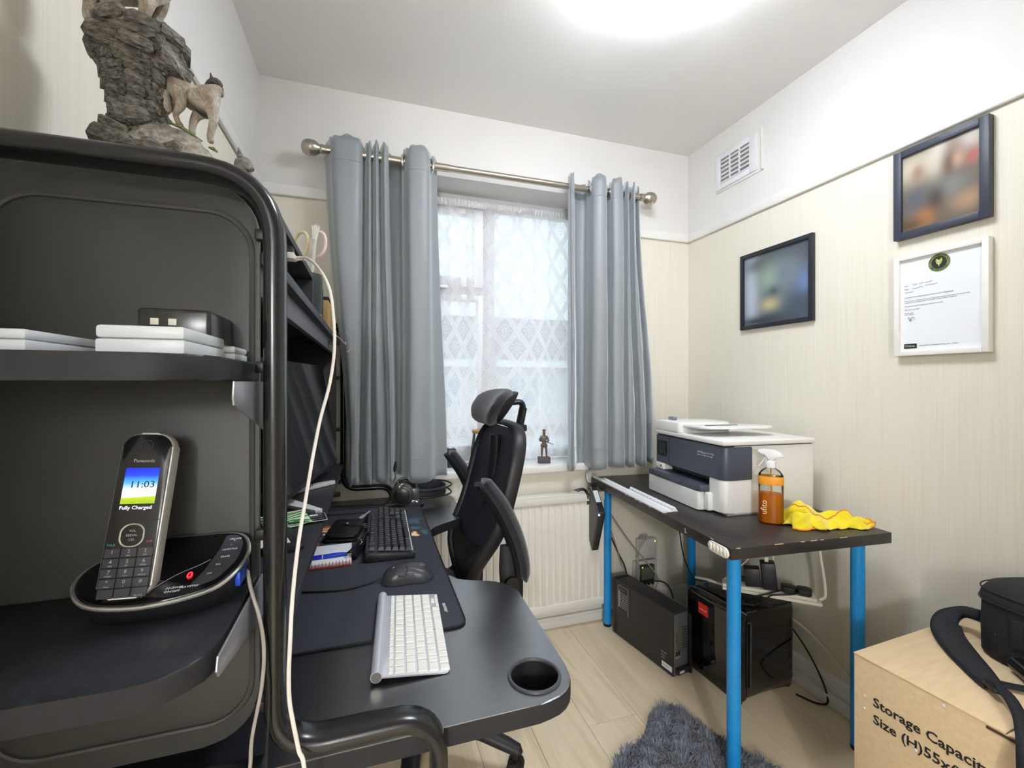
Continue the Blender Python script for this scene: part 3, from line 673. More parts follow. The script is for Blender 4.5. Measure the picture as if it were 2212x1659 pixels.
# ---------------------------------------------------------------- notebook, pen, wallet, sunglasses
nb = thing('spiral_notebook', 'open spiral notebook with lined white pages and red wire on the desk', 'notebook', (-.105, 1.325, DZ+.0045), 2)
MB().box((-.052, -.075, 0), (.052, .075, .002), .0005).build('cover', mat('red check cover', '9a4038', .6, var=.4, vs=300), nb, local=True)
MB().box((-.051, -.068, .0022), (.051, .074, .010), .0006).build('pages', mat('white paper', 'eeeef2', .8, var=.02, vs=60), nb, local=True)
for k in range(9): MB().box((-.05, -.052+.014*k, .0100), (.05, -.0515+.014*k, .01012)).build('ruled_line', mat('pale blue rule', 'b9bfd2', .8, var=.02), nb, local=True, smooth=False)
for k in range(12): MB().torus((0, 0, 0), .0075, .0008, Matrix.Translation((-.046+.0084*k, -.069, .006)) @ Matrix.Rotation(pi/2, 4, 'Y'), 14, 5).build('wire_loop', mat('red wire', 'b3473f', .35, var=.1), nb, local=True)
pn = thing('blue_pen', 'blue ballpoint pen lying across the notebook', 'pen', (-.100, 1.298, DZ+.0195), 4)
MB().tube([(-.07, 0, 0), (-.03, 0, .0003), (-.029, 0, .0003)], .0056, 14).build('barrel', mat('blue plastic', '1326c8', .25, var=.05), pn, local=True)
MB().tube([(-.0285, 0, 0), (-.026, 0, 0)], .0062, 14).build('collar', M_alu, pn, local=True)
MB().tube([(-.0258, 0, 0), (.0, 0, 0), (.020, 0, 0), (.035, 0, 0)], [.0058, .0066, .0062, .004], 14).build('grip', mat('translucent blue', '1a4fe0', .2, trans=.3, var=.05), pn, local=True)
MB().tube([(.035, 0, 0), (.044, 0, 0)], [.0034, .0012], 10).build('tip', M_alu, pn, local=True)
wl = thing('leather_wallet', 'black leather wallet with strap lying at the foot of the monitor shelf', 'wallet', (-.080, 1.52, DZ+.0045), -8)
M_leather = mat('black leather', '1e1e20', .32, var=.15, vs=40, bump=.4, bs=160)
MB().prism(rrect(.098, .17, .012, 4), 0, .010, bev=.004).build('back_half', M_leather, wl, local=True)
MB(place((0, 0, .0105), ry=3)).prism(rrect(.096, .165, .012, 4), 0, .013, bev=.005).build('front_half', M_leather, wl, local=True)
MB().tube(catmull([(-.01, .02, .0265), (.03, .012, .0275), (.049, .010, .023), (.053, .010, .012), (.048, .010, .002)], 5), .0012, 8, ref=(0, 1, 0), r2=.009).build('strap', M_leather, wl, local=True)
MB().lathe([(.0, .003), (.003, .0025), (.0045, 0)], 14, Matrix.Translation((.002, .017, .0275))).build('stud', M_alu, wl, local=True)
kr = thing('key_bunch', 'small bunch of silver keys beside the wallet', 'keys', (-.020, 1.555, DZ+.004))
for k, (x, y, a) in enumerate(((-.030, 1.60, 40), (-.012, 1.545, -25), (-.006, 1.56, 10))):
    MB(place((x, y, DZ+.031 if k == 0 else DZ+.012), ry=-20, rz=a)).prism(rrect(.022, .016, .006, 4), 0, .002).cbox((.022, 0, .001), (.026, .006, .002)).build('key', M_alu, kr)
MB().torus((-.016, 1.565, DZ+.014), .011, .001, None, 20, 6).build('ring', M_alu, kr)
sg = thing('sunglasses', 'folded dark sunglasses leaning between the notebook and the black keyboard', 'sunglasses', (-.028, 1.34, DZ+.0045), 72)
M_lens = mat('smoked lens', '2b2c30', .06, var=.1, coat=.8)
for s in (-1, 1):
    MB(place((s*.034, 0, .021), rx=78)).prism([(x*1.0, y) for x, y in rrect(.056, .040, .017, 6)], 0, .0016, bev=.0005).build('lens', M_lens, sg, local=True)
    MB().tube([(x+s*.034, -.0015+.0*z, .021+z*.978) for x, z in rrect(.058, .042, .018, 6)], .0014, 6, closed=True).build('rim', M_dark, sg, local=True)
    MB().tube(catmull([(s*.064, .002, .026), (s*.060, .018, .022), (-s*.02, .020+.004*s, .014), (-s*.06, .022+.004*s, .006)], 5), .0018, 8).build('temple', M_dark, sg, local=True)
MB().tube(catmull([(-.008, 0, .026), (0, -.002, .030), (.008, 0, .026)], 4), .0014, 6).build('bridge', M_alu, sg, local=True)

# ---------------------------------------------------------------- headset
hs = thing('gaming_headset', 'black over-ear gaming headset with microphone lying at the far end of the desk', 'headset', (.20, 1.87, DZ))
M_gun = mat('gunmetal plastic', '53534f', .3, metal=.3, var=.06, vs=40)
def cup(c, ydir, tilt, bigger=1):
    M = Matrix.Translation(c) @ Matrix.Rotation(radians(tilt), 4, 'Z') @ Matrix.Rotation(radians(90)*(1 if ydir < 0 else -1), 4, 'X')
    s = MB().lathe([(0, .030), (.026, .030), (.031, .028), (.033, .024)], 32, M).build('cup_cover', mat('dark cup cover', '26241f', .3, var=.1), hs)
    MB().lathe([(.033, .025), (.036, .024), (.044, .010), (.046, 0), (.045, -.010), (.040, -.012), (.0, -.012)], 32, M).build('ear_cup', M_gun, hs)
    MB().torus((0, 0, -.018), .030, .013, M, 32, 10).build('ear_cushion', mat('black cushion', '1c1c1e', .6, var=.1, vs=60, bump=.3, bs=150), hs)
cup((.118, 1.802, .768), -1, -12); cup((.135, 1.912, .768), 1, 0)
for dz in (-.014, .014):
    P = catmull([(.155, 1.800, .768+dz), (.215, 1.790, .764+dz), (.275, 1.805, .764+dz), (.322, 1.850, .766+dz*1.2), (.312, 1.905, .772+dz), (.26, 1.935, .775+dz), (.19, 1.930, .773+dz), (.15, 1.92, .77+dz)], 8)
    MB().tube(P, .0036, 10).build('wire_band', M_plast, hs)
P = catmull([(.165, 1.803, .768), (.215, 1.797, .764), (.265, 1.812, .764), (.296, 1.850, .766), (.288, 1.892, .770), (.25, 1.918, .773), (.19, 1.917, .772)], 8)
MB().tube(P, .0045, 12, ref=(0, 0, 1), r2=.020).build('padded_strap', mat('navy strap pad', '23252c', .7, var=.1, vs=80, bump=.3, bs=300), hs)
MB().box((.152, 1.786, .745), (.184, 1.804, .792), .004).build('yoke', M_gun, hs); MB().box((.150, 1.912, .748), (.182, 1.928, .792), .004).build('yoke', M_gun, hs)
MB().tube(catmull([(.100, 1.772, .785), (.106, 1.768, .806), (.122, 1.775, .812)], 5), .007, 10, ref=(0, 1, 0), r2=.003).build('mic_arm', mat('silver mic arm', '8d8d86', .25, metal=.7, var=.05), hs)
mc = catmull([(.104, 1.776, .808), (.094, 1.776, .835), (.086, 1.776, .868)], 6)
MB().tube(mc, .0022, 8).build('mic_stalk', mat('brass flex', 'a89868', .35, metal=.6, var=.1), hs)
MB().tube([(.086, 1.776, .866), (.087, 1.776, .880), (.091, 1.776, .905)], [.004, .0062, .004], 12).build('mic_capsule', M_dark, hs)
MB().tube(catmull([(.100, 1.83, .735), (.07, 1.83, .742), (.045, 1.84, .7225), (-.02, 1.86, .7225), (-.15, 1.88, .7225)], 6), .002, 8).build('cable', M_dark, hs)

# ---------------------------------------------------------------- monitor and things on the monitor shelf
def frame_at(o, yaw, tilt):   # x along the screen (near to far), y up, z out towards the chair
    x = Vector((sin(radians(yaw)), cos(radians(yaw)), 0)); n = Vector((cos(radians(yaw)), -sin(radians(yaw)), 0))
    up = Vector((0, 0, 1))*cos(radians(tilt)) - n*sin(radians(tilt)); return basis(o, x, up)
mn = thing('monitor', 'large black flat monitor standing on the monitor shelf, screen off', 'monitor', (-.27, 1.45, .88))
MM = frame_at((-.118, 1.75, .925), 7.7, 9)
MB(MM).prism(rrect(.612, .358, .006, 4, -.306, .179), -.022, -.001, bev=.003).build('housing', M_plast, mn)
MB(MM).prism(rrect(.604, .342, .002, 3, -.306, .184), -.002, .0006).build('screen', mat('dark glossy screen', '15161a', .12, var=.1, vs=5, coat=.3), mn)
MB(MM).box((-.36, .05, -.075), (-.25, .22, -.022), .01).build('rear_bulge', M_plast, mn)
M_stand = mat('white stand', 'd9d9d6', .35, var=.02)
MB().tube([(-.285, 1.44, .890), (-.275, 1.44, 1.05)], .012, 12, ref=(0, 1, 0), r2=.028).build('stand_neck', M_stand, mn)
for (x1, y1) in ((-.128, 1.215), (-.120, 1.560)):
    a = Vector((-.30, 1.42, .8805)); b = Vector((x1, y1, .8805)); d = (b-a).normalized(); nrm = Vector((-d.y, d.x, 0))
    pl = [(a+nrm*.032), (b+nrm*.010), (b+d*.006), (b-nrm*.010), (a-nrm*.032)]
    MB().prism([(p.x, p.y) for p in pl], .8808, .892, bev=.002).build('stand_foot', M_stand, mn)
cc = thing('calculator', 'slim dark calculator lying on the monitor shelf', 'calculator', (-.150, 1.165, .8805), 12)
MB().prism(rrect(.085, .065, .006, 4), 0, .006, bev=.0015).build('case', M_plast, cc, local=True)
MB().tube([(x, y, .0045) for x, y in rrect(.086, .066, .006, 4)], .0012, 6, closed=True).build('rim', mat('pale rim', 'b9bcc0', .35, var=.02), cc, local=True)
for k in range(3): MB().box((-.036, -.022+.018*k, .0061), (.036, -.0212+.018*k, .0063)).build('grid_line', mat('white thin line', 'c9d0cf', .6, var=.02), cc, local=True, smooth=False)
MB().box((.008, .008, .0061), (.026, .020, .0064)).build('printed_mark', M_white, cc, local=True, smooth=False)
gr = thing('green_leaflet', 'folded leaflet with a green and white pattern on the monitor shelf', 'leaflet', (-.19, 1.14, .8805), 25)
def leaf_mat():
    m, n, L, p = new_mat('green swirl print'); nt = m.node_tree; tc = n.new('ShaderNodeTexCoord'); w = n.new('ShaderNodeTexWave'); w.wave_type = 'RINGS'; w.inputs['Scale'].default_value = 40; w.inputs['Distortion'].default_value = 4; L(tc.outputs['Object'], w.inputs[0])
    L(mixc(nt, NX(nt, w.outputs[0]).gt(.5), '2f8a2a', 'cfe6c4').s, p.inputs['Base Color']); p.inputs['Roughness'].default_value = .5; return m
rw = [[(-.05+.1*i/8, -.03+.06*j/4, .004+.016*(j/4)**2+.002*sin(i)) for i in range(9)] for j in range(5)]
MB().grid(rw).build('printed_face', leaf_mat(), gr, local=True).modifiers.new('thick', 'SOLIDIFY').thickness = .001
MB().tube([(-.05, .03, .0205), (.05, .03, .0205)], .0015, 6).build('white_edge', M_white, gr, local=True)
ph = thing('smartphone', 'black smartphone with a slip of white paper on the near end of the monitor shelf', 'phone', (-.185, 1.02, .8805), 20)
MB().prism(rrect(.072, .145, .010, 5), 0, .009, bev=.0025).build('body', M_plast, ph, local=True)
MB(place((-.012, .006, .0100), rx=2)).prism(rrect(.055, .09, .001, 2), 0, .0006).build('paper_slip', mat('paper slip', 'e6e6e2', .8, var=.02), ph, local=True)

# ---------------------------------------------------------------- things on the upper shelf of the hutch
fl = thing('tablet_computer', 'flat silver-edged tablet lying on the upper hutch shelf', 'tablet', (-.27, .98, 1.3905), 0)
MB().prism(rrect(.20, .33, .01, 4), 0, .012, bev=.003).build('body', mat('silver blue case', 'aab0be', .3, metal=.7, var=.03), fl, local=True)
MB().prism(rrect(.19, .32, .008, 4), .012, .0125).build('glass', M_lens, fl, local=True)
bx = thing('black_carton', 'small black carton with gold side standing on the upper hutch shelf', 'box', (-.17, 1.46, 1.3905), 0)
MB().box((-.212, 1.405, 1.3907), (-.147, 1.520, 1.515), .001).build('carton', mat('black card', '2a2b2c', .5, var=.08, vs=40), bx)
MB().box((-.1475, 1.406, 1.391), (-.1455, 1.46, 1.425), .0003).build('gold_label', mat('gold label', 'b08a2e', .4, var=.2, vs=60), bx)
wb = thing('wooden_box', 'small light wooden box at the far end of the upper hutch shelf', 'box', (-.16, 1.66, 1.3905))
MB().box((-.20, 1.565, 1.3907), (-.136, 1.745, 1.490), .002).build('body', mat('light box wood', 'a98c58', .55, var=.15, vs=8, stretch=(20, 2, 20)), wb)
MB().box((-.202, 1.563, 1.4905), (-.134, 1.747, 1.500), .002).build('lid', mat('dark box lid', '2a2622', .5, var=.1), wb)
for k, (x, y) in enumerate(((-.185, 1.44), (-.170, 1.47))):
    pcs = thing('metal_clip', ['small silver clip on top of the black carton', 'second silver clip on the black carton, nearer its edge'][k], 'clip', (x, y, 1.5155), 40*k, 'clips on the carton')
    MB().torus((0, 0, .004), .007, .0014, None, 16, 6).build('ring', M_alu, pcs, local=True); MB().cbox((.014, 0, .004), (.018, .005, .004), .001).build('jaw', M_alu, pcs, local=True)
pot = thing('pen_pot', 'dark round pen pot holding scissors and a brush on the upper shelf', 'pen pot', (-.165, 1.30, 1.3905))
MB().lathe([(.0, .0), (.030, .0), (.036, .03), (.038, .095), (.036, .118), (.033, .118), (.035, .09), (.03, .006), (0, .004)], 28).build('pot', mat('dark green pot', '2c3331', .4, var=.1), pot, local=True)
def scissors(label, c, rz, cols, lean):
    t = thing('scissors', label, 'scissors', c, rz); ms = [mat(n_, h, .45, var=.03) for n_, h in cols]
    for s, m in zip((-1, 1), ms):
        P = [(s*.024+.020*cos(a)*(1 if s > 0 else 1)+lean*(.075+.032*sin(a)), 0, .105+.034*sin(a)) for a in [2*pi*k/18 for k in range(18)]]
        MB().tube(P, .0042, 8, closed=True).build('handle', m, t, local=True)
        MB().tube([(s*.010+lean*.05, 0, .075), (-s*.004, 0, .02), (-s*.008, 0, -.03)], [.004, .0035, .002], 8, ref=(0, 1, 0), r2=.002).build('blade', M_alu, t, local=True)
    return t
scissors('pink and cream handled scissors standing in the pen pot', (-.168, 1.30, 1.485), -20, [('cream handle', 'e2d9a8'), ('pink handle', 'e8ccd2')], .12)
br = thing('paint_brush', 'clear-handled brush with white bristles standing in the pen pot', 'brush', (-.158, 1.285, 1.47))
MB().tube([(-.158, 1.285, 1.47), (-.150, 1.283, 1.555), (-.146, 1.282, 1.600)], [.004, .007, .006], 12).build('handle', mat('clear handle', 'e6e4dc', .2, trans=.4, var=.03), br)
b = MB(); rnd = random.Random(3)
for k in range(26):
    a = rnd.random()*6.28; r = .005*rnd.random()**.5; b.tube([(-.146+r*cos(a), 1.282+r*sin(a), 1.598), (-.143+r*2.2*cos(a), 1.281+r*2.2*sin(a), 1.632+.008*rnd.random())], [.0009, .0004], 4)
o = b.build('bristles', mat('white bristle', 'f0eee8', .7, var=.05), br); o['kind'] = 'stuff'
ub = thing('usb_adapter', 'small black adapter clipped on the edge of the top shelf', 'adapter', (-.145, .80, 1.395))
MB().box((-.158, .790, 1.4275), (-.122, .810, 1.4395), .004).build('body', M_plast, ub)
MB().box((-.158, .783, 1.4165), (-.119, .792, 1.4270), .002).build('plug', mat('white plug', 'e4e2dc', .4, var=.03), ub)
tg = thing('shelf_sticker', 'small dark sticker with a green stripe on the shelf edge', 'sticker', (-.1245, 1.62, 1.36))
MB().box((-.1398, 1.60, 1.338), (-.1388, 1.66, 1.362)).build('label', M_dark, tg, smooth=False); MB().box((-.1388, 1.61, 1.341), (-.1384, 1.65, 1.346)).build('stripe', mat('green stripe', '4fae4a', .5, var=.03), tg, smooth=False)
hk = thing('cable_hook', 'pale wire hook hanging from the edge of the upper shelf', 'hook', (-.12, 1.60, 1.372))
MB().tube(catmull([(-.128, 1.58, 1.377), (-.112, 1.61, 1.374), (-.100, 1.68, 1.365), (-.092, 1.74, 1.358), (-.094, 1.75, 1.368)], 6), .0018, 8).build('wire', mat('pale pink wire', 'cdb8ae', .4, var=.05), hk)
MB().tube(catmull([(-.092, 1.80, 1.41), (-.078, 1.82, 1.385), (-.08, 1.83, 1.345), (-.092, 1.80, 1.335)], 6), .0012, 8).build('loop', M_alu, hk)

# white charging cable hanging in front of the hutch
ca = thing('white_cable', 'long white charging cable hanging from the top shelf in front of the hutch post', 'cable', (-.1, .62, .72))
MB().tube(catmull([(-0.128, 0.80, 1.421), (-0.1013, 0.79, 1.4203), (-0.0813, 0.78, 1.4011), (-0.0642, 0.76, 1.3655), (-0.0572, 0.75, 1.316), (-0.0557, 0.74, 1.2637), (-0.0608, 0.72, 1.2129), (-0.0717, 0.7, 1.1618), (-0.0782, 0.67, 1.1123), (-0.0838, 0.64, 1.0587), (-0.0879, 0.61, 1.014), (-0.0917, 0.59, 0.9535), (-0.0918, 0.575, 0.9111), (-0.093, 0.573, 0.8741), (-0.0923, 0.572, 0.8418), (-0.0881, 0.57, 0.8149), (-0.0818, 0.568, 0.7822), (-0.074, 0.565, 0.7389), (-.07, .56, .5), (-.10, .56, .2), (-.16, .57, .006), (-.3, .6, .006)], 5), .0024, 8).build('flex', mat('white flex', 'e6e0d6', .45, var=.03), ca)
MB().box((-.150, .793, 1.4165), (-.118, .807, 1.4255), .002).build('connector', mat('white connector', 'eceae4', .4, var=.02), ca)
MB().tube([(-.118, .80, 1.421), (-.105, .795, 1.4208)], [.0038, .0028], 10).build('strain_relief', mat('white connector', 'eceae4', .4, var=.02), ca)
# ================================================================= wolf statue on top of the hutch
def stone_mat(nm='painted resin stone', sc=90):
    m, n, L, p = new_mat(nm); nt = m.node_tree; tc = n.new('ShaderNodeTexCoord'); geo = n.new('ShaderNodeNewGeometry'); oi = n.new('ShaderNodeObjectInfo')
    nz = n.new('ShaderNodeTexNoise'); nz.inputs['Scale'].default_value = sc; nz.inputs['Detail'].default_value = 6; L(tc.outputs['Object'], nz.inputs[0])
    n2 = n.new('ShaderNodeTexNoise'); n2.inputs['Scale'].default_value = sc*.27; L(tc.outputs['Object'], n2.inputs[0])
    c = mixc(nt, (NX(nt, nz.outputs[0]) * 1.9 - .45).max(0).min(1), '3b362f', 'c6c0b3'); c2 = mixc(nt, (NX(nt, n2.outputs[0]) - .5).max(0) * 1.2, c, '8d7f66')
    c3 = mixc(nt, NX(nt, oi.outputs['Random']) * .35, c2, '6f6a62'); L(c3.s, p.inputs['Base Color']); p.inputs['Roughness'].default_value = .75
    b = n.new('ShaderNodeBump'); b.inputs['Strength'].default_value = .8; b.inputs['Distance'].default_value = .003 if sc > 10 else .12; L(nz.outputs[0], b.inputs['Height']); L(b.outputs[0], p.inputs['Normal']); return m
M_stone = stone_mat(); M_stoneu = stone_mat('painted resin stone block', 3.2); M_moss = mat('moss paint', '6d7a4c', .9, var=.3, vs=120, bump=.5, bs=300)
st = thing('wolf_statue', 'resin statue of wolves on a stacked stone tower on top of the hutch', 'statue', (-.325, .80, 1.4895))
rnd = random.Random(11); SMESH = []
for k in range(10):
    bm_ = MB(); bm_.box((-.5, -.5, -.5), (.5, .5, .5), .16, 1)
    for v in bm_.bm.verts: v.co += Vector((rnd.uniform(-.09, .09), rnd.uniform(-.09, .09), rnd.uniform(-.08, .08)))
    o = bm_.build('stone', M_stoneu, angle=25); SMESH.append(o.data); D.objects.remove(o)
Mi = root_matrix(st).inverted()
def stone(c, size, rz, tilt=0):
    o = D.objects.new('stone', rnd.choice(SMESH)); C.objects.link(o); o.parent = st
    o.location = Mi @ Vector(c); o.scale = size; o.rotation_euler = (rnd.uniform(-.1, .1), tilt, rz)
cx, cy = -.333, .80; z = 1.494; i = 0
while z < 1.728:
    h = rnd.uniform(.013, .021); f = (z-1.49)/.24; R = .031 - .006*sin(pi*min(1, f*1.25)) + (.014*max(0, (f-.62)/.38))
    n_ = 8; a0 = rnd.random()*6
    ox = .005*sin(f*7) + .012*max(0, f-.6)
    for k in range(n_):
        a = a0 + 2*pi*k/n_; w = 2*pi*R/n_*rnd.uniform(1.05, 1.35)
        rr = R*rnd.uniform(.86, 1.04)
        stone((cx+ox+rr*cos(a), cy+rr*sin(a), z+h/2+rnd.uniform(-.003, .003)), (.024, w, h*1.12), a, rnd.uniform(-.15, .15))
    z += h*.93; i += 1
b = MB(); b.lathe([(0, 1.490), (.032, 1.490), (.024, 1.58), (.025, 1.64), (.036, 1.70), (.044, 1.722), (.02, 1.729), (0, 1.729)], 16, Matrix.Translation((cx, cy, 0)))
for v in b.bm.verts: v.co += Vector((rnd.uniform(-.004, .004), rnd.uniform(-.004, .004), rnd.uniform(-.002, .002)))
b.build('core', M_stone, st)
for k, (x, y, zz, sx, sy, sz, r) in enumerate(((-.320, .775, 1.716, .055, .045, .026, .2), (-.345, .79, 1.722, .06, .06, .02, .5), (-.300, .80, 1.700, .05, .06, .03, -.2), (-.375, .79, 1.702, .035, .05, .026, .4), (-.31, .82, 1.738, .045, .04, .022, .1), (-.352, .765, 1.702, .05, .035, .024, .1))):
    stone((x, y, zz), (sx, sy, sz), r, .15)
# sloping mound with loose boulders
pr = [(-.372, 1.490), (-.205, 1.490), (-.212, 1.520), (-.226, 1.560), (-.25, 1.586), (-.285, 1.603), (-.31, 1.615), (-.335, 1.60), (-.366, 1.53)]
rows = []
for q in (-.055, -.042, -.02, 0, .02, .042, .055):
    s = 1 - (abs(q)/.075)**2
    rows.append([(x*1.0+.004*rnd.uniform(-1, 1), .80+q+.003*rnd.uniform(-1, 1), 1.490+(zz-1.490)*s+(.003*rnd.uniform(-1, 1) if zz > 1.495 else 0)) for x, zz in pr])
mo_ = MB().grid(rows, closed_u=True, caps=True); bmesh.ops.subdivide_edges(mo_.bm, edges=mo_.bm.edges[:], cuts=2, use_grid_fill=True)
for v in mo_.bm.verts:
    if v.co.z > 1.495: v.co += Vector((rnd.uniform(-1, 1), rnd.uniform(-1, 1), rnd.uniform(-1, 1)))*.0028
mo_.build('mound', M_stone, st, angle=25)
for k in range(34):
    f = rnd.random(); x = -.355 + .14*f; ztop = 1.605 - max(0, (f-.25))*.135
    zz = rnd.uniform(1.497, ztop-.004); q = -.050*math.sqrt(max(.05, 1-((zz-1.49)/(ztop-1.485))**2*.8))
    s = rnd.uniform(.018, .034); stone((x, .80+q, zz), (s*1.3, s, s*.75), rnd.uniform(-.4, .4), rnd.uniform(-.3, .4))
for (x, zz, l) in ((-.315, 1.618, .05), (-.275, 1.604, .05), (-.235, 1.579, .012)):
    MB().tube([(x-l/2, .792, zz+l*.16), (x, .79, zz), (x+l/2, .793, zz-l*.30)], [.0012, .0030, .0012], 6).build('moss', M_moss, st)
def fur_mat():
    m, n, L, p = new_mat('painted wolf fur'); nt = m.node_tree; tc = n.new('ShaderNodeTexCoord')
    def nz(sc, st): 
        mp = n.new('ShaderNodeMapping'); mp.inputs['Scale'].default_value = st; L(tc.outputs['Object'], mp.inputs[0]); z_ = n.new('ShaderNodeTexNoise'); z_.inputs['Scale'].default_value = sc; z_.inputs['Detail'].default_value = 4; L(mp.outputs[0], z_.inputs[0]); return NX(nt, z_.outputs[0])
    a = nz(1, (60, 60, 40)); f = nz(1, (500, 500, 220))
    c = mixc(nt, ((a - .5) * 2.4 + .5).max(0).min(1), '8a7358', 'c9c3b6'); c = mixc(nt, ((f - .5) * 1.5 + .25).max(0).min(1), c, '5a5048'); L(c.s, p.inputs['Base Color']); p.inputs['Roughness'].default_value = .7
    b = n.new('ShaderNodeBump'); b.inputs['Strength'].default_value = .6; b.inputs['Distance'].default_value = .002; L(f.s, b.inputs['Height']); L(b.outputs[0], p.inputs['Normal']); return m
M_fur = fur_mat()
def critter(J, radii):
    names = [j[0] for j in J]; V = [Mi @ Vector(j[1:]) for j in J]
    E_ = [('pelvis', 'mid'), ('mid', 'chest'), ('chest', 'neck'), ('neck', 'head'), ('head', 'muz'), ('pelvis', 'tail0'), ('tail0', 'tail1'), ('tail1', 'tail2'), ('tail2', 'tail3')]
    for s in 'LR': E_ += [('pelvis', 'hip'+s), ('hip'+s, 'knee'+s), ('knee'+s, 'hock'+s), ('hock'+s, 'ank'+s), ('ank'+s, 'paw'+s), ('chest', 'sh'+s), ('sh'+s, 'el'+s), ('el'+s, 'wr'+s), ('wr'+s, 'pa'+s)]
    me = D.meshes.new('wolf_body'); me.from_pydata(V, [(names.index(a), names.index(b_)) for a, b_ in E_], []); me.materials.append(M_fur)
    o = D.objects.new('wolf_body', me); C.objects.link(o); o.parent = st
    sk = o.modifiers.new('skin', 'SKIN'); sk.use_smooth_shade = True; sub = o.modifiers.new('sub', 'SUBSURF'); sub.levels = 2; sub.render_levels = 2
    lay = me.skin_vertices[0].data
    for i_, nme in enumerate(names):
        k = nme.rstrip('LR') if nme not in ('pelvis',) else nme; r = radii.get(nme, radii.get(k, .008)); lay[i_].radius = (r, r); lay[i_].use_root = (nme == 'pelvis')
    return o
RAD = {'pelvis': .0165, 'mid': .0165, 'chest': .019, 'neck': .0135, 'head': .0105, 'muz': .0045, 'hip': .0125, 'knee': .0075, 'hock': .0042, 'ank': .0042, 'paw': .0048, 'sh': .0105, 'el': .0065, 'wr': .0048, 'pa': .0055, 'tail0': .005, 'tail1': .0075, 'tail2': .0085, 'tail3': .004}
LOWW = [('pelvis', -0.2881, 0.8, 1.6719), ('mid', -0.2675, 0.8, 1.6625), ('chest', -0.2465, 0.8, 1.6544), ('neck', -0.2377, 0.8, 1.6699), ('head', -0.2337, 0.81, 1.6845), ('muz', -0.2264, 0.814, 1.6743), ('hipL', -0.279, 0.788, 1.6562), ('kneeL', -0.2747, 0.786, 1.6361), ('hockL', -0.2837, 0.788, 1.6222), ('ankL', -0.279, 0.788, 1.6083), ('pawL', -0.2736, 0.788, 1.6037), ('hipR', -0.2948, 0.812, 1.6681), ('kneeR', -0.2972, 0.812, 1.6474), ('hockR', -0.3057, 0.812, 1.6321), ('ankR', -0.3021, 0.812, 1.622), ('pawR', -0.296, 0.812, 1.6188), ('shL', -0.2354, 0.788, 1.6399), ('elL', -0.2326, 0.787, 1.6205), ('wrL', -0.2385, 0.788, 1.5942), ('paL', -0.2354, 0.788, 1.5846), ('shR', -0.254, 0.812, 1.6485), ('elR', -0.2668, 0.813, 1.6334), ('wrR', -0.2702, 0.812, 1.6147), ('paR', -0.2677, 0.812, 1.6049), ('tail0', -0.2976, 0.8, 1.6827), ('tail1', -0.3028, 0.798, 1.6683), ('tail2', -0.3001, 0.797, 1.6435), ('tail3', -0.2938, 0.796, 1.6257)]
w1 = critter(LOWW, RAD); w1['label'] = 'grey and tan wolf on the lower rock'
TOPW = [('pelvis', -0.3707, 0.8, 1.7995), ('mid', -0.3396, 0.8, 1.8116), ('chest', -0.3136, 0.8, 1.8131), ('neck', -0.2988, 0.8, 1.8442), ('head', -0.2917, 0.8, 1.8711), ('muz', -0.268, 0.8, 1.866), ('hipL', -0.3649, 0.784, 1.7773), ('kneeL', -0.3596, 0.782, 1.7569), ('hockL', -0.3757, 0.784, 1.7423), ('ankL', -0.3779, 0.784, 1.7257), ('pawL', -0.3725, 0.784, 1.7204), ('hipR', -0.3715, 0.814, 1.7973), ('kneeR', -0.3686, 0.814, 1.7771), ('hockR', -0.3788, 0.814, 1.7625), ('ankR', -0.3743, 0.814, 1.7546), ('pawR', -0.3686, 0.814, 1.7525), ('shL', -0.3174, 0.785, 1.7876), ('elL', -0.3193, 0.784, 1.7656), ('wrL', -0.3242, 0.785, 1.748), ('paL', -0.3208, 0.785, 1.7406), ('shR', -0.3113, 0.814, 1.8099), ('elR', -0.3108, 0.816, 1.7958), ('wrR', -0.3208, 0.814, 1.7701), ('paR', -0.3173, 0.814, 1.761), ('tail0', -0.3834, 0.8, 1.796), ('tail1', -0.391, 0.8, 1.7803), ('tail2', -0.3907, 0.797, 1.7475), ('tail3', -0.3858, 0.796, 1.7303)]
w2 = critter(TOPW, {k: v*1.28 for k, v in RAD.items()}); w2['label'] = 'larger wolf standing on the tower top'
M_dfur = mat('dark wolf fur', '4a4744', .8, var=.3, vs=150, bump=.5, bs=300)
for (x, y, zz) in ((-.239, .803, 1.696), (-.232, .817, 1.696)): MB().tube([(x, y, zz-.008), (x-.003, y, zz+.008)], [.0045, .0006], 7).build('ear', M_dfur, st)
MB().tube(catmull([(-.250, .806, 1.683), (-.239, .808, 1.693), (-.229, .812, 1.689)], 4), [.002, .0035, .005, .006, .007, .0075, .007, .0055, .004], 8).build('mane', M_dfur, st)
for _o in [st]: _o.location = (-.325*.945, .80*.945, 1.4748); _o.scale = (.945,)*3
pup = thing('wolf_pup_figure', 'small grey wolf head ornament at the right foot of the statue', 'figurine', (-.196, .82, 1.4895))
b = MB(); b.ball((-.200, .82, 1.572), .013, 12, sc=(1.1, 1, 1.1)); b.tube([(-.196, .815, 1.57), (-.185, .808, 1.562)], [.009, .004], 10)
for s in (-1, 1): b.tube([(-.203+.0*s, .82+s*.007, 1.582), (-.205, .82+s*.010, 1.596)], [.005, .0008], 7)
b.tube([(-.202, .82, 1.4897), (-.203, .82, 1.53), (-.201, .82, 1.566)], [.019, .017, .011], 12); b.build('body', mat('grey pup paint', '77736e', .7, var=.45, vs=150, bump=.8, bs=250), pup)

pup.location = (-.196*.945, .82*.945, 1.4748); pup.scale = (.945,)*3

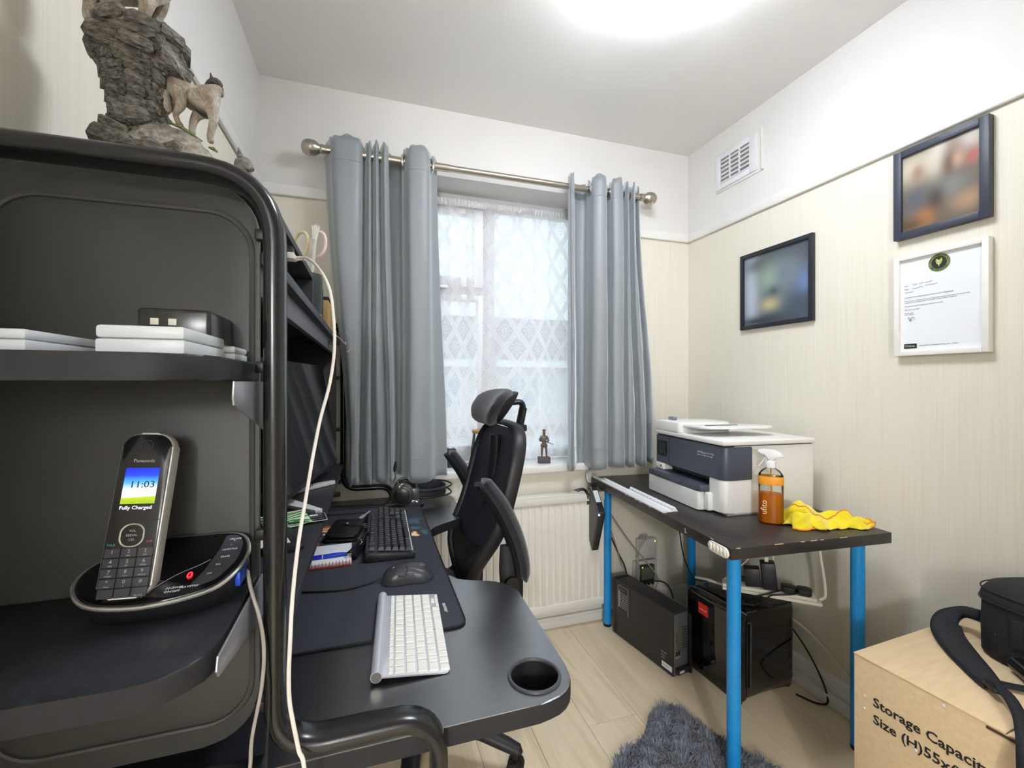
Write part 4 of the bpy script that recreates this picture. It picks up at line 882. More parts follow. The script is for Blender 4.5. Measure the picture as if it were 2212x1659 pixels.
# ================================================================= things on the end shelves
M_frost = mat('frosted clear plastic', 'f4f8fa', .3, var=.03, vs=60, trans=.25, ior=1.3)
def clear_box(label, lo, hi, rz=0, inside=True):
    c = ((lo[0]+hi[0])/2, (lo[1]+hi[1])/2, lo[2]); t = thing('clear_plastic_box', label, 'plastic box', c, rz, 'clear boxes on the end shelf')
    w, d, h = (hi[0]-lo[0])/2, (hi[1]-lo[1])/2, hi[2]-lo[2]
    if inside:
        for k in range(3): MB().ball((-w*.45+w*.45*k, -d*.4, h*.3), w*.16, 10, sc=(1.6, 1, h*.3/(w*.16))).build('small_part', mat('dark small part', '4a5866', .5, var=.2), t, local=True)
    MB().box((-w, -d, .0004), (w, d, h*.52), .002).build('tray', M_frost, t, local=True)
    MB().box((-w, -d, h*.54), (w, d, h), .003).build('lid', M_frost, t, local=True)
    return t
clear_box('frosted clear plastic parts box at the front centre of the upper end shelf', (-.228, .470, 1.2408), (-.162, .585, 1.2660))
clear_box('frosted clear plastic box at the left of the upper end shelf', (-.405, .458, 1.2408), (-.267, .575, 1.2590), 0, False)
clear_box('small flat clear box tucked behind the two larger clear boxes', (-.262, .585, 1.2408), (-.236, .635, 1.2640), 0, False)
clear_box('greenish clear box under the black power bank, by the hutch post', (-.232, .588, 1.2408), (-.152, .640, 1.2580), 0, False)
pb = thing('power_bank', 'black power bank box with two white ports on the upper end shelf', 'power bank', (-.20, .60, 1.2582))
MB().box((-.234, .556, 1.2662 if False else 1.2585), (-.168, .641, 1.2945), .004, 3).build('case', mat('scuffed gloss black', '2a2927', .25, var=.25, vs=120), pb)
for x in (-.222, -.206): MB().box((x, .5548, 1.2765), (x+.0075, .5562, 1.2835), .0003).build('port', mat('ivory port', 'd8d2bd', .5, var=.03), pb)

# ---------------------------------------------------------------- cordless phone
bs_ = thing('answering_machine', 'black answering machine base with silver rim on the lower end shelf', 'phone base', (-.22, .59, .9655))
def slope(y): return .988 + (y-.545)*.40
OUT = [(p.x, p.y) for p in catmull([(-.292, .606, 0), (-.250, .634, 0), (-.200, .6365, 0), (-.160, .634, 0), (-.144, .614, 0), (-.1435, .586, 0), (-.160, .557, 0), (-.190, .545, 0), (-.232, .541, 0), (-.275, .551, 0), (-.298, .578, 0)], 5, closed=True)]
def ringz(sc, dz, cx_=-.218, cy_=.590): return [(cx_+(x-cx_)*sc, cy_+(y-cy_)*sc, slope(cy_+(y-cy_)*sc)+dz) for x, y in OUT]
MB().grid([[(-.218+(x+.218)*.84, .592+(y-.59)*.80, .9658) for x, y in OUT], ringz(.97, -.010), ringz(1.0, -.004)], closed_u=True, caps=True).build('body', M_plast, bs_)
MB().tube(ringz(1.0, -.001), .0024, 8, closed=True).build('silver_rim', mat('silver rim', 'c9c8c4', .25, metal=.8, var=.03), bs_)
MB().grid([ringz(.985, -.002), ringz(.965, .0016), ringz(.9, .0020)], closed_u=True, caps=True).build('top_face', mat('gloss black face', '111113', .1, var=.1, coat=.5), bs_)
MS = basis((-.218, .590, slope(.590)+.0024), (1, 0, 0), (0, 1, .40))    # text plane on the sloping top
pnl = [(x+.218, (y-.590)*1.077) for x, y in ((-.172, .630), (-.158, .628), (-.1505, .616), (-.1495, .600), (-.151, .586), (-.164, .563), (-.180, .556), (-.188, .557), (-.180, .575), (-.173, .606))]
MB(MS).prism(fil2(pnl, {i: .005 for i in range(10)}, 3), -.001, .0006).build('button_panel', mat('grey soft panel', '3c3f44', .45, var=.06), bs_)
M_pl = mat('pale legend', 'd3d6d8', .5, var=.02)
def onbase(s, x, y, size, m=None, tilt=0, n_='lettering'): return text(s, size, MS @ place((x+.218, (y-.590)*1.077, .0008), rz=tilt), m or M_pl, bs_, n_, 'CENTER')
for s, x, y in (('VOLUME', -.1605, .6215), ('+', -.1605, .6185), ('-', -.162, .612), ('LOCATOR', -.162, .605), ('ERASE', -.164, .594), ('>>|', -.168, .583), ('|<<', -.173, .571)): onbase(s, x, y, .0034)
onbase('ANSWER', -.2005, .5565, .0040); onbase('ON/OFF', -.2015, .5520, .0040); onbase('PLAY/STOP', -.1870, .5560, .0034)
onbase('0', -.192, .5715, .0125, mat('red led', 'ff1020', .4, emit='ff1a22', es=6), 0, 'led_digit')
MB(MS).tube(catmull([(-.010, -.044, .0006), (.000, -.030, .0006), (.014, -.016, .0006), (.030, -.006, .0006), (.040, .002, .0006)], 6), .0004, 5).build('face_line', mat('grey line', '8d9096', .3, var=.02), bs_)
MB().box((-.150, .578, .980), (-.1445, .612, .996), .001, M=None).build('blue_sticker', mat('blue sticker', '1f4fc4', .4, var=.15, vs=200), bs_)
MB().box((-.165, .618, .9656), (-.148, .638, 1.006), .003).build('rear_foot', M_plast, bs_)
hd = thing('cordless_handset', 'cordless phone handset with lit colour screen standing in its base', 'phone', (-.243, .552, .989))
HX = basis((-.2435, .5475, .9935), (1, 0, -.05), (.0190, .041, .165))   # x right, y up the handset, z towards the viewer
def hout(k, n=6): return [(x*k, y) for x, y in rrect(.0470, .171, [.016, .016, .012, .012], n, 0, .0855)]
sil = mat('silver side', 'e2e0da', .3, metal=.2, var=.03)
MB(HX).prism(hout(1), -.021, -.002, bev=.004).build('shell', sil, hd)
MB(HX).prism([(x*.95, .0022+y*.975) for x, y in hout(1)], -.003, .0006, bev=.0006).build('front_face', mat('gloss handset face', '17171a', .15, var=.1, coat=.3), hd)
def scr_mat():
    m, n, L, p = new_mat('lit phone screen'); nt = m.node_tree; tc = n.new('ShaderNodeTexCoord'); sp = n.new('ShaderNodeSeparateXYZ'); L(tc.outputs['Generated'], sp.inputs[0])
    z_ = NX(nt, sp.outputs[2]); nz = n.new('ShaderNodeTexNoise'); nz.inputs['Scale'].default_value = 60; L(tc.outputs['Object'], nz.inputs[0]); v = NX(nt, nz.outputs[0])
    rp = n.new('ShaderNodeValToRGB'); cr = rp.color_ramp; cr.elements[0].position = 0; cr.elements[0].color = lin('6f9a16'); cr.elements[1].position = 1; cr.elements[1].color = lin('1018b0')
    for pos, col in ((.19, '9aa520'), (.215, 'c4c2cc'), (.42, 'b9c6dc'), (.60, '3f8fd0'), (.78, '1638c8')): e = cr.elements.new(pos); e.color = lin(col)
    L((z_ + (v - .5) * .12 * z_.gt(.25)).s, rp.inputs[0]); L(rp.outputs[0], p.inputs['Base Color']); L(rp.outputs[0], p.inputs['Emission Color']); p.inputs['Emission Strength'].default_value = .75; p.inputs['Roughness'].default_value = .15; return m
MB(HX).box((-.0155, .0945, .0006), (.0150, .1325, .0009)).build('screen', scr_mat(), hd, smooth=False)
def onhand(s, x, y, size, m, nme='lettering', sh=0, sx=1): return text(s, size, HX @ Matrix.Translation((x, y, .0011)), m, hd, nme, 'CENTER', sx=sx, shear=sh)
M_leg = mat('dim legend', 'a5a5a2', .6, var=.02)
onhand('Panasonic', 0, .1400, .0050, mat('silver logo', 'a9a8a2', .4, var=.02)); onhand('11:03', .0015, .1145, .0100, M_dark, 'clock_digits', 0, 1.05)
onhand('Fully Charged', -.001, .0905, .0052, mat('lit white text', 'e6e6f2', .5, emit='e6e6f2', es=.8))
MB(HX).torus((0, .157, .0009), .0055, .0006, None, 20, 6).build('earpiece', M_plast, hd)
MB(HX).box((-.022, .0775, .0006), (.022, .0780, .0009)).build('face_seam', M_dark, hd, smooth=False)
MB(HX).tube([(x, y, .0010) for x, y in rrect(.0205, .0225, .009, 6, 0, .0625)], .0008, 6, closed=True).build('navigator_ring', mat('bright ring', 'e6dfd0', .2, metal=.5, var=.02), hd)
for s, y in (('VOL', .0670), ('REDIAL', .0625), ('CID', .0580)): onhand(s, 0, y, .0032, M_leg)
onhand('TALK', -.0165, .0535, .0032, mat('green legend', '4fa08c', .6, var=.02)); onhand('OFF', .0165, .0555, .0032, mat('red legend', 'b0566a', .6, var=.02))
KEYS = [('1', ''), ('2', 'ABC'), ('3', 'DEF'), ('4', 'GHI'), ('5', 'JKL'), ('6', 'MNO'), ('7', 'PQRS'), ('8', 'TUV'), ('9', 'WXYZ'), ('*', 'Tone'), ('0', '+'), ('#', ''), ('', ''), ('', ''), ('', 'RECALL')]
for k, (a, c_) in enumerate(KEYS):
    x = (-.0143, 0, .0143)[k % 3]; y = .0455 - .0098*(k//3)
    MB(HX).cbox((x, y, .0008), (.0136, .0092, .0010), .0003, 1).build('key', mat('handset key', '232427', .3, var=.08), hd)
    if a: onhand(a, x, y+.0012, .0052, M_leg).location = (0, -.0003, 0)
    if c_: onhand(c_, x, y-.0028, .0023, M_leg).location = (0, -.0003, 0)
pc = thing('phone_cable', 'pair of thin grey cables running from the phone base down past the hutch post', 'cable', (-.14, .58, .75))
MB().tube(catmull([(-.150, .625, 1.000), (-.138, .592, .975), (-.124, .575, .940), (-.119, .572, .905), (-.122, .575, .86), (-.133, .58, .80), (-.136, .58, .76), (-.150, .585, .735), (-.17, .59, .70)], 6), .0021, 8).build('flex', mat('grey flex', 'a59f96', .45, var=.05), pc)
MB().tube(catmull([(-.150, .622, 1.005), (-.136, .592, .968), (-.122, .582, .92), (-.115, .578, .85), (-.118, .576, .76), (-.12, .578, .70)], 6), .0018, 8).build('flex', M_dark, pc)
# ================================================================= side table with printer
TB = thing('side_table', 'black-brown table with four bright blue legs along the right wall', 'table', (.993, 1.012, 0), -4.5)
M_tt = mat('worn black-brown foil', '2e2a28', .36, var=.16, vs=5, stretch=(30, 3, 1), bump=.06, bs=400, spec=.55)
M_blue = mat('bright blue powder coat', '1f8fd6', .35, var=.05, vs=80, bump=.08, bs=900)
MB().box((0, 0, .70), (.60, 1.0, .734), .0012).build('table_top', M_tt, TB, local=True)
rnd = random.Random(5); M_chip = mat('raw chipboard chip', 'cbb594', .9, var=.15, vs=300)
for k in range(13):
    a = rnd.random(); l = rnd.uniform(.006, .022)
    if k < 6: MB().box((-.0006, .06+a*.6, .7325), (.0016, .06+a*.6+l, .7343)).build('edge_chip', M_chip, TB, local=True, smooth=False)
    else: MB().box((.01+a*.5, -.0006, .7325), (.01+a*.5+l*1.5, .0016, .7343)).build('edge_chip', M_chip, TB, local=True, smooth=False)
M_scr = mat('pale scratch', '8a8580', .7, var=.1)
for k in range(14):
    x, y, a = rnd.uniform(.03, .25), rnd.uniform(.05, .9), rnd.uniform(-40, 40)
    MB(place((x, y, .7341), rz=a)).box((0, 0, 0), (rnd.uniform(.008, .03), .0008, .0001)).build('scratch', M_scr, TB, local=True, smooth=False)
for x in (.060, .540):
    for y in (.062, .938):
        lg = MB().tube([(x, y, .014), (x, y, .6995)], .020, 28).build('leg', M_blue, TB, local=True)
        MB().lathe([(0, 0), (.0195, 0), (.0203, .003), (.0203, .0138), (0, .0138)], 28, Matrix.Translation((x, y, 0))).build('foot_cap', M_dark, lg, local=True)
        MB().cbox((x, y, .6988), (.07, .07, .002)).build('mounting_plate', M_dark, lg, local=True)
bp = thing('edge_bumper', 'ribbed white plastic bumper on the near left edge of the table top', 'bumper', (.993, 1.05, .716), -4.5)
MB().prism([(y, z) for y, z in rrect(.088, .030, .014, 6)], 0, .006, Matrix(((0, 0, -1, -.0003), (1, 0, 0, .010), (0, 1, 0, 0), (0, 0, 0, 1))), bev=.002).build('pad', mat('off-white plastic', 'ece8dc', .4, var=.03), bp, local=True)
for k in range(5): MB().ball((-.006, -.020+.015*k, 0), .0068, 12, sc=(.55, 1, 1.7)).build('rib', mat('off-white plastic'), bp, local=True)
def tloc(x, y, z=0):
    v = root_matrix(TB) @ Vector((x, y, z)); return (v.x, v.y, v.z)

# ---------------------------------------------------------------- printer
pr_ = thing('printer', 'white and slate-grey office printer with document feeder on the side table', 'printer', (1.200, 1.258, .7345), -4.5)
M_pw = mat('white printer plastic', 'e6e5e1', .4, var=.015, vs=20, bump=.03, bs=600); M_pd = mat('slate printer plastic', '464c58', .38, var=.04, vs=30, bump=.04, bs=600)
M_pk = mat('dark printer recess', '1b1d22', .5, var=.1)
PW = .436
def pbox(n_, m_, lo, hi, bev=.004): return MB().box(lo, hi, bev, 3).build(n_, m_, pr_, local=True)
MB().prism(fil2([(.045, .002), (.400, .002), (.400, PW), (.045, PW)], {1: .01, 2: .01}, 4), .006, .250, bev=.003).build('body', M_pw, pr_, local=True)
pbox('base_foot', mat('grey foot', '9a9a98', .5, var=.05), (.02, .006, 0), (.39, PW-.01, .007), .001)
MB().prism(fil2([(.0, 0), (.118, 0), (.118, .082), (.0, .082)], {0: .034, 3: .008}, 8), .010, .1275, bev=.003).build('front_column', M_pw, pr_, local=True)
MB().prism(fil2([(-.002, -.002), (.118, -.002), (.118, PW), (-.002, PW)], {0: .036, 3: .006}, 8), .128, .2485, bev=.004).build('front_panel', M_pd, pr_, local=True)
MB().box((-.0032, .334, .130), (-.0018, .3346, .247)).build('panel_seam', M_pk, pr_, local=True, smooth=False)
MB().box((-.0045, .350, .160), (-.002, .422, .226), .0008).build('display', mat('black display', '16171a', .15, var=.1), pr_, local=True)
MB().box((-.0050, .362, .172), (-.0044, .408, .215), .0002).build('display_screen', mat('dim screen', '2e3036', .2, var=.1), pr_, local=True)
pbox('usb_block', M_pw, (-.004, .374, .098), (.05, PW, .1265), .003)
MB().box((-.0048, .390, .108), (-.0042, .398, .117)).build('usb_port', M_pk, pr_, local=True, smooth=False)
pbox('output_recess', M_pk, (.040, .084, .075), (.046, .384, .127), .001)
pbox('recess_floor', M_pk, (.0, .084, .0985), (.045, .384, .1000), .0005)
pbox('recess_bar', M_pd, (.022, .086, .112), (.030, .330, .118), .002)
MB().prism(fil2([(-.040, .078), (.04, .078), (.04, PW), (-.040, PW)], {0: .022, 3: .006}, 6), .073, .097, bev=.004).build('output_tray', M_pd, pr_, local=True)
MB().box((-.046, .190, .0772), (-.0395, .386, .0945), .003).build('tray_grip', M_pd, pr_, local=True)
MB().prism(fil2([(-.040, .088), (.045, .088), (.045, PW), (-.040, PW)], {0: .012, 3: .006}, 6), .003, .0715, bev=.003).build('paper_drawer', M_pw, pr_, local=True)
pbox('drawer_side', M_pw, (-.018, .060, .006), (.05, .087, .072), .004)
pbox('lid', M_pw, (-.006, -.004, .2535), (.400, PW, .2720), .005)
pbox('lid_shadow_gap', M_pk, (.004, .006, .2490), (.39, PW-.006, .2538), .0005)
ad = MB().prism(fil2([(-.006, .258), (.235, .250), (.260, .300), (.250, PW), (-.006, PW)], {0: .02, 1: .03}, 5), .272, .3135, bev=.005).build('document_feeder', M_pw, pr_, local=True)
MB(place((0, .262, .297), rx=-1.5)).prism(fil2([(.012, -.155), (.300, -.175), (.330, -.120), (.270, .0), (.012, .0)], {0: .05, 1: .03, 2: .02}, 5), 0, .009, bev=.003).build('feeder_tray', M_pw, pr_, local=True)
MB(place((0, .262, .3065), rx=-1.5)).box((.06, -.095, 0), (.20, -.078, .002)).build('paper_slot', mat('grey slot', '6e7072', .5, var=.05), pr_, local=True, smooth=False)
for s in (0, 1): MB().box((.055, .392+.024*s, .3138), (.075, .404+.024*s, .328), .001).build('paper_guide', mat('smoky grey clip', '7c8794', .3, var=.05), pr_, local=True)
MB().box((.058, .392, .3138), (.072, .428, .319), .001).build('guide_bar', mat('smoky grey clip'), pr_, local=True)
PT = Matrix(((0, 0, -1, -.0024), (-1, 0, 0, 0), (0, 1, 0, 0), (0, 0, 0, 1)))      # writing on the front, read from the left
M_pt = mat('pale printer legend', 'b9bec8', .5, var=.02)
text('HP OfficeJet Pro 7720', .0105, PT @ Matrix.Translation((-.145, .214, 0)), M_pt, pr_, local=True)
text('PRINT  FAX  SCAN  COPY  WEB', .0062, PT @ Matrix.Translation((-.145, .2035, 0)), M_pt, pr_, local=True)

# ---------------------------------------------------------------- spray bottle
sb = thing('spray_bottle', 'clear spray bottle half full of amber liquid with an orange band', 'spray bottle', (1.305, 1.158, .7345), -46)
def ov(a, b, z, n=32): return [(a*math.copysign(abs(cos(t))**.8, cos(t)), b*math.copysign(abs(sin(t))**.8, sin(t)), z) for t in [2*pi*k/n for k in range(n)]]
def thin_clear(name, tint, gl=.10):
    m, n, L, p = new_mat(name); n.remove(p); t = n.new('ShaderNodeBsdfTransparent'); g = n.new('ShaderNodeBsdfGlossy'); g.inputs['Roughness'].default_value = .05; t.inputs[0].default_value = lin(tint)
    f = n.new('ShaderNodeFresnel'); f.inputs[0].default_value = 1.35; x = n.new('ShaderNodeMixShader'); L(f.outputs[0], x.inputs[0]); L(t.outputs[0], x.inputs[1]); L(g.outputs[0], x.inputs[2]); L(x.outputs[0], n['Material Output'].inputs[0]); return m
M_clear = thin_clear('clear bottle plastic', 'f2f4f2'); M_tclear = thin_clear('clear jar glass', 'f4f8f6')
A_, B_ = .0375, .026
MB().grid([ov(A_*.85, B_*.8, .0), ov(A_, B_, .006), ov(A_, B_, .150), ov(A_*.97, B_*.97, .168), ov(A_*.72, B_*.78, .181), ov(.016, .016, .188), ov(.0145, .0145, .196)], closed_u=True).build('bottle', M_clear, sb, local=True)
def amber():
    m, n, L, p = new_mat('amber liquid'); t = n.new('ShaderNodeBsdfTransparent'); t.inputs[0].default_value = lin('ffb428'); p.inputs['Base Color'].default_value = lin('e89a10'); p.inputs['Roughness'].default_value = .15
    x = n.new('ShaderNodeMixShader'); x.inputs[0].default_value = .55; L(p.outputs[0], x.inputs[1]); L(t.outputs[0], x.inputs[2]); L(x.outputs[0], n['Material Output'].inputs[0]); return m
lq = [amber()]
MB().grid([ov(A_*.82, B_*.77, .0015), ov(A_*.97, B_*.96, .007), ov(A_*.97, B_*.96, .103)], closed_u=True, caps=True).build('liquid', lq[0], sb, local=True)
M_oband = mat('orange band', 'f0a030', .5, var=.02)
MB().grid([ov(A_*1.015, B_*1.02, .134), ov(A_*1.03, B_*1.04, .136), ov(A_*1.03, B_*1.04, .160), ov(A_*1.015, B_*1.02, .162)], closed_u=True).build('orange_band', M_oband, sb, local=True)
MB().tube(catmull([(0, 0, .19), (.002, 0, .12), (.010, 0, .06), (.020, 0, .008)], 5), .0024, 8).build('dip_tube', mat('straw', 'e9a82a', .4, var=.03), sb, local=True)
M_trig = mat('milky white plastic', 'eeeef0', .35, var=.02, trans=.15)
MB().lathe([(.0155, .190), (.0165, .191), (.0165, .210), (.014, .213), (.010, .214), (.010, .222)], 28).build('collar', M_trig, sb, local=True)
hp = [(-.034, .236), (-.034, .250), (-.02, .2525), (.010, .2515), (.028, .244), (.040, .230), (.0385, .226), (.020, .230), (.012, .218), (-.010, .218), (-.012, .230), (-.02, .236)]
MB().prism(hp, -.0085, .0085, Matrix(((1, 0, 0, 0), (0, 0, -1, 0), (0, 1, 0, 0), (0, 0, 0, 1))), bev=.002).build('spray_head', M_trig, sb, local=True)
MB().tube(catmull([(-.016, 0, .236), (-.021, 0, .218), (-.030, 0, .200), (-.036, 0, .192)], 4), .0035, 8, ref=(0, 1, 0), r2=.0065).build('trigger', M_trig, sb, local=True)
MB().cyl((-.038, 0, .243), (-.033, 0, .243), .007).build('nozzle', M_trig, sb, local=True)
text('ufito', .026, Matrix(((0, -1, 0, -.021), (0, 0, -1, -B_*.99-.0004), (1, 0, 0, .058), (0, 0, 0, 1))), mat('embossed letters', 'f2d9a0', .3, var=.02), sb, local=True, align='CENTER')

# ---------------------------------------------------------------- yellow duster
du = thing('yellow_duster', 'crumpled yellow duster with orange stitched edges near the table corner', 'duster', (1.46, 1.10, .7345), -31)
M_dus = mat('yellow flannel', 'e8d21a', .9, var=.12, vs=25, bump=.5, bs=500, sheen=.4); M_ost = mat('orange stitching', 'e08a2c', .8, var=.15, vs=200)
def hgt(u, v):   # u 0..1 along, v 0..1 across
    r = .050*math.exp(-((u-.22)/.17)**2)*(1-(2*v-1)**2*.8) + .028*math.exp(-((u-.60)/.26)**2)*(1-(2*v-1)**2) + .010*(1-abs(2*v-1))
    r += .010*sin(u*17+v*6)*(1-abs(2*v-1)) + .006*sin(v*19+u*9)*(.4+.6*u)*(1-(2*v-1)**2) + .004*sin(u*37-v*11)
    return max(.0015, r)
rows = []
for i in range(49):
    u = i/48.0; w = .055 + .040*sin(pi*min(1, u*1.25)) - .02*u + .008*sin(u*23); row = []
    for j in range(33):
        v = j/32.0; row.append((-.135+.285*u + .010*sin(v*9+u*5), (v-.5)*2*w*.85 + .010*sin(u*13+v*3), hgt(u, v)))
    rows.append(row)
o = MB().grid(rows).build('cloth', M_dus, du, local=True); md = o.modifiers.new('t', 'SOLIDIFY'); md.thickness = .0016; md.offset = 1
fr_ = []
for i in range(21):
    u = i/20.0; fr_.append([(-.115+.10*u, -.062-.012*sin(u*6)-.028*k/8.0*(1-u*.3), max(.002, .046*(1-(k/8.0))**1.3*(.7+.5*sin(u*3.4+.4))+.004*sin(k*1.7+u*12))) for k in range(9)])
o = MB().grid(fr_).build('front_flap', M_dus, du, local=True); md = o.modifiers.new('t', 'SOLIDIFY'); md.thickness = .0016; md.offset = 1
MB().tube([Vector(r[-1])+Vector((0, 0, .0014)) for r in fr_], .0024, 7).build('stitched_edge', M_ost, du, local=True)
MB().tube([Vector(fr_[-1][k])+Vector((0, 0, .0014)) for k in range(9)], .0024, 7).build('stitched_edge', M_ost, du, local=True)
MB().tube([Vector(rows[k][12+int(4*sin(k*.22))])+Vector((0, 0, .003)) for k in range(8, 49)], .0023, 7).build('stitched_edge', M_ost, du, local=True)
MB().tube([Vector(rows[48][k])+Vector((0, 0, .002)) for k in range(0, 33, 2)], .0024, 7).build('stitched_edge', M_ost, du, local=True)

# ---------------------------------------------------------------- white trims and a scale rule on the table
M_trim = mat('white pvc trim', 'e8e9ec', .35, var=.015)
def trim(label, x0, y0, y1, prof, group='white trims on the table'):
    t = thing('plastic_trim', label, 'trim strip', tloc(x0, (y0+y1)/2, .7345), -4.5, group)
    MB().prism(prof, 0, y1-y0, Matrix(((1, 0, 0, 0), (0, 0, 1, -(y1-y0)/2), (0, 1, 0, 0), (0, 0, 0, 1)))).build('strip', M_trim, t, local=True)
    return t
trim('long white plastic trim lying along the very left edge of the table', .003, .355, .985, [(0, 0), (.016, 0), (.016, .003), (.012, .008), (.006, .010), (.002, .008), (0, .005)])
trim('long grooved white trim beside the edge trim on the table', .0205, .360, .935, [(0, 0), (.022, 0), (.022, .006), (.019, .009), (.015, .005), (.010, .0035), (.005, .006), (.001, .008), (0, .006)])
rl = trim('short white three-sided scale rule lying beside the trims', .046, .362, .700, [(0, 0), (.024, 0), (.013, .016)])
for k in range(66): MB(Matrix(((1, 0, 0, 0), (0, 1, 0, 0), (0, 0, 1, 0), (0, 0, 0, 1)))).box((.0030, -.163+.005*k, .0042), (.0032+(.0022 if k % 5 else .004), -.1627+.005*k, .0075 if k % 5 else .0100)).build('tick', mat('grey tick', '9a9da2', .6, var=.02), rl, local=True, smooth=False)

# ---------------------------------------------------------------- external drive hanging at the far corner
hdv = thing('hanging_drive', 'black external drive box hanging by its cable from the far left table corner', 'external drive', (1.038, 1.90, .40))
a = Vector((1.038, 1.928, .716)); b_ = Vector((1.038, 1.836, .597)); c_ = Vector((1.038, 1.905, .400))
yv = (b_-a).normalized(); zv = Vector((1, 0, 0)); xv = yv.cross(zv)
MH = Matrix(((1, 0, 0, 1.038), (0, 1, 0, 0), (0, 0, 1, 0), (0, 0, 0, 1)))
quad = [(1.928, .716), (1.836, .597), (1.905, .400), (1.997, .519)]
PM = Matrix(((0, 0, 1, 0), (1, 0, 0, 0), (0, 1, 0, 0), (0, 0, 0, 1)))
MB().prism(quad, 1.0205, 1.0555, PM, bev=.0025).build('case', mat('black drive case', '3a3a38', .3, var=.05, coat=.2), hdv)
iq = [(1.9165+(y-1.9165)*.86, .558+(z-.558)*.86) for y, z in quad]
MB().prism(iq, 1.0195, 1.0204, PM).build('side_plate', mat('grey side plate', '565754', .35, var=.04), hdv)
E0 = basis(a + Vector((0, 0, .0)), (1, 0, 0), (b_-a)*-1)
def onedge(n_, m_, x0, x1, t0, t1, h=.0012):
    d = (b_-a); n = Vector((1, 0, 0)).cross(d).normalized(); n = n if n.z > 0 else -n
    p = [a + d*t + Vector((x, 0, 0)) for t in (t0, t1) for x in (x0, x1)]
    MB()._add([p[0], p[1], p[3], p[2]] + [q + n*h for q in (p[0], p[1], p[3], p[2])], [(0, 1, 2, 3), (4, 5, 6, 7), (0, 1, 5, 4), (1, 2, 6, 5), (2, 3, 7, 6), (3, 0, 4, 7)]).build(n_, m_, hdv, smooth=False)
onedge('edge_face', M_dark, -.0155, .0155, .04, .94, .0006); onedge('label', mat('white label', 'd9dadc', .6, var=.15, vs=250), -.0125, .0125, .22, .62, .0010)
for t0, t1, w in ((.10, .15, .009), (.70, .75, .009), (.84, .88, .004)): onedge('socket', mat('socket dark', '08080a', .6, var=.1), -w, w, t0, t1, .0012)
MB().ball((1.0205, 1.836, .592), .004, 10).build('status_light', mat('white led', 'ffffff', .3, emit='ffffff', es=5), hdv)
MB().tube(catmull([(1.030, 1.945, .712), (1.022, 1.955, .745), (1.035, 1.965, .768), (1.060, 1.968, .768), (1.085, 1.965, .748)], 6), .0045, 8).build('cable', mat('beige cable', 'cfc6b8', .45, var=.04), hdv)
MB().tube(catmull([(1.050, 1.93, .71), (1.018, 1.945, .735), (1.020, 1.958, .765), (1.046, 1.97, .778), (1.075, 1.97, .765)], 6), .0022, 8).build('cable', M_alu, hdv)
MB().box((1.020, 1.915, .716), (1.058, 1.945, .722), .001).build('hook_plate', M_plast, hdv)
wc = thing('black_wires', 'bunch of thin black wires looping behind the hanging drive by the radiator', 'wires', (1.0, 1.98, .55))
for k in range(3): MB().tube(catmull([(.955-.01*k, 1.93, .685+.004*k), (.985, 1.925, .690+.005*k), (1.008+.006*k, 1.93, .660), (1.012+.005*k, 1.945, .60), (1.008, 2.0, .52)], 6), .0022, 8).build('wire', M_dark, wc)
ls = thing('edge_letter_mark', 'small white letter sticker on the left edge of the table top', 'sticker', tloc(0, .215, .716), -4.5)
text('L', .022, Matrix(((0, 0, -1, -.0006), (-1, 0, 0, 0), (0, 1, 0, 0), (0, 0, 0, 1))), M_white, ls, 'letter', 'CENTER', local=True)
# ================================================================= under the table
pc_ = thing('desktop_computer', 'slim matt black desktop computer lying upright on the floor under the table', 'computer', (1.180, 1.510, 0), 9)
M_pc = mat('matt black steel', '2b2a2a', .5, var=.05, vs=40, bump=.06, bs=700)
MB().box((0, .0, .004), (.088, .352, .268), .003).build('case', M_pc, pc_, local=True)
MB().box((-.001, .353, .002), (.089, .380, .270), .008, 3).build('front_bezel', M_plast, pc_, local=True)
M_io = mat('bare steel', '77797c', .4, metal=.6, var=.06, vs=60)
MB().box((.006, -.0015, .010), (.082, .0005, .258), .0004).build('rear_plate', M_io, pc_, local=True)
MB().box((.010, -.0032, .075), (.046, -.0012, .205), .0006).build('port_frame', mat('brass-tinted shield', '8d8676', .35, metal=.7, var=.06), pc_, local=True)
for k in range(5): 
    for j in range(9): MB().box((.054+.005*k, -.0022, .110+.0105*j), (.0565+.005*k, -.0014, .1155+.0105*j)).build('vent_hole', M_dark, pc_, local=True, smooth=False)
for (x0, x1, z0, z1) in ((.014, .018, .165, .178), (.014, .018, .145, .158), (.013, .022, .088, .104), (.027, .036, .088, .106)): MB().box((x0, -.0040, z0), (x1, -.0030, z1)).build('port', M_dark, pc_, local=True, smooth=False)
for k, h in enumerate(('c85a8a', '7ab84a', '4a7ac8')): MB().torus((0, 0, 0), .0036, .0012, place((.017+.010*k, -.0036, .080), rx=90), 14, 6).build('audio_jack', mat('jack '+h, h, .4, var=.02), pc_, local=True)
MB().box((.012, -.018, .016), (.078, -.0015, .040), .001).build('rear_bracket', M_plast, pc_, local=True); MB().box((.020, -.019, .022), (.045, -.0178, .032)).build('connector', M_alu, pc_, local=True, smooth=False)
MB().box((.083, -.016, .004), (.094, -.002, .25), .002).build('rear_rail', M_plast, pc_, local=True)
SD = Matrix(((0, 0, -1, -.0006), (-1, 0, 0, 0), (0, 1, 0, 0), (0, 0, 0, 1)))     # left side, read from the left: x runs towards the viewer
M_lbl = mat('dark label film', '1d1d1f', .35, var=.05)
MB(SD).box((-.335, .135, 0), (-.270, .245, .0003)).build('side_label', M_lbl, pc_, local=True, smooth=False)
text('intel inside', .008, SD @ Matrix.Translation((-.325, .232, .0004)), mat('red print', 'd0483c', .5, var=.02), pc_, local=True)
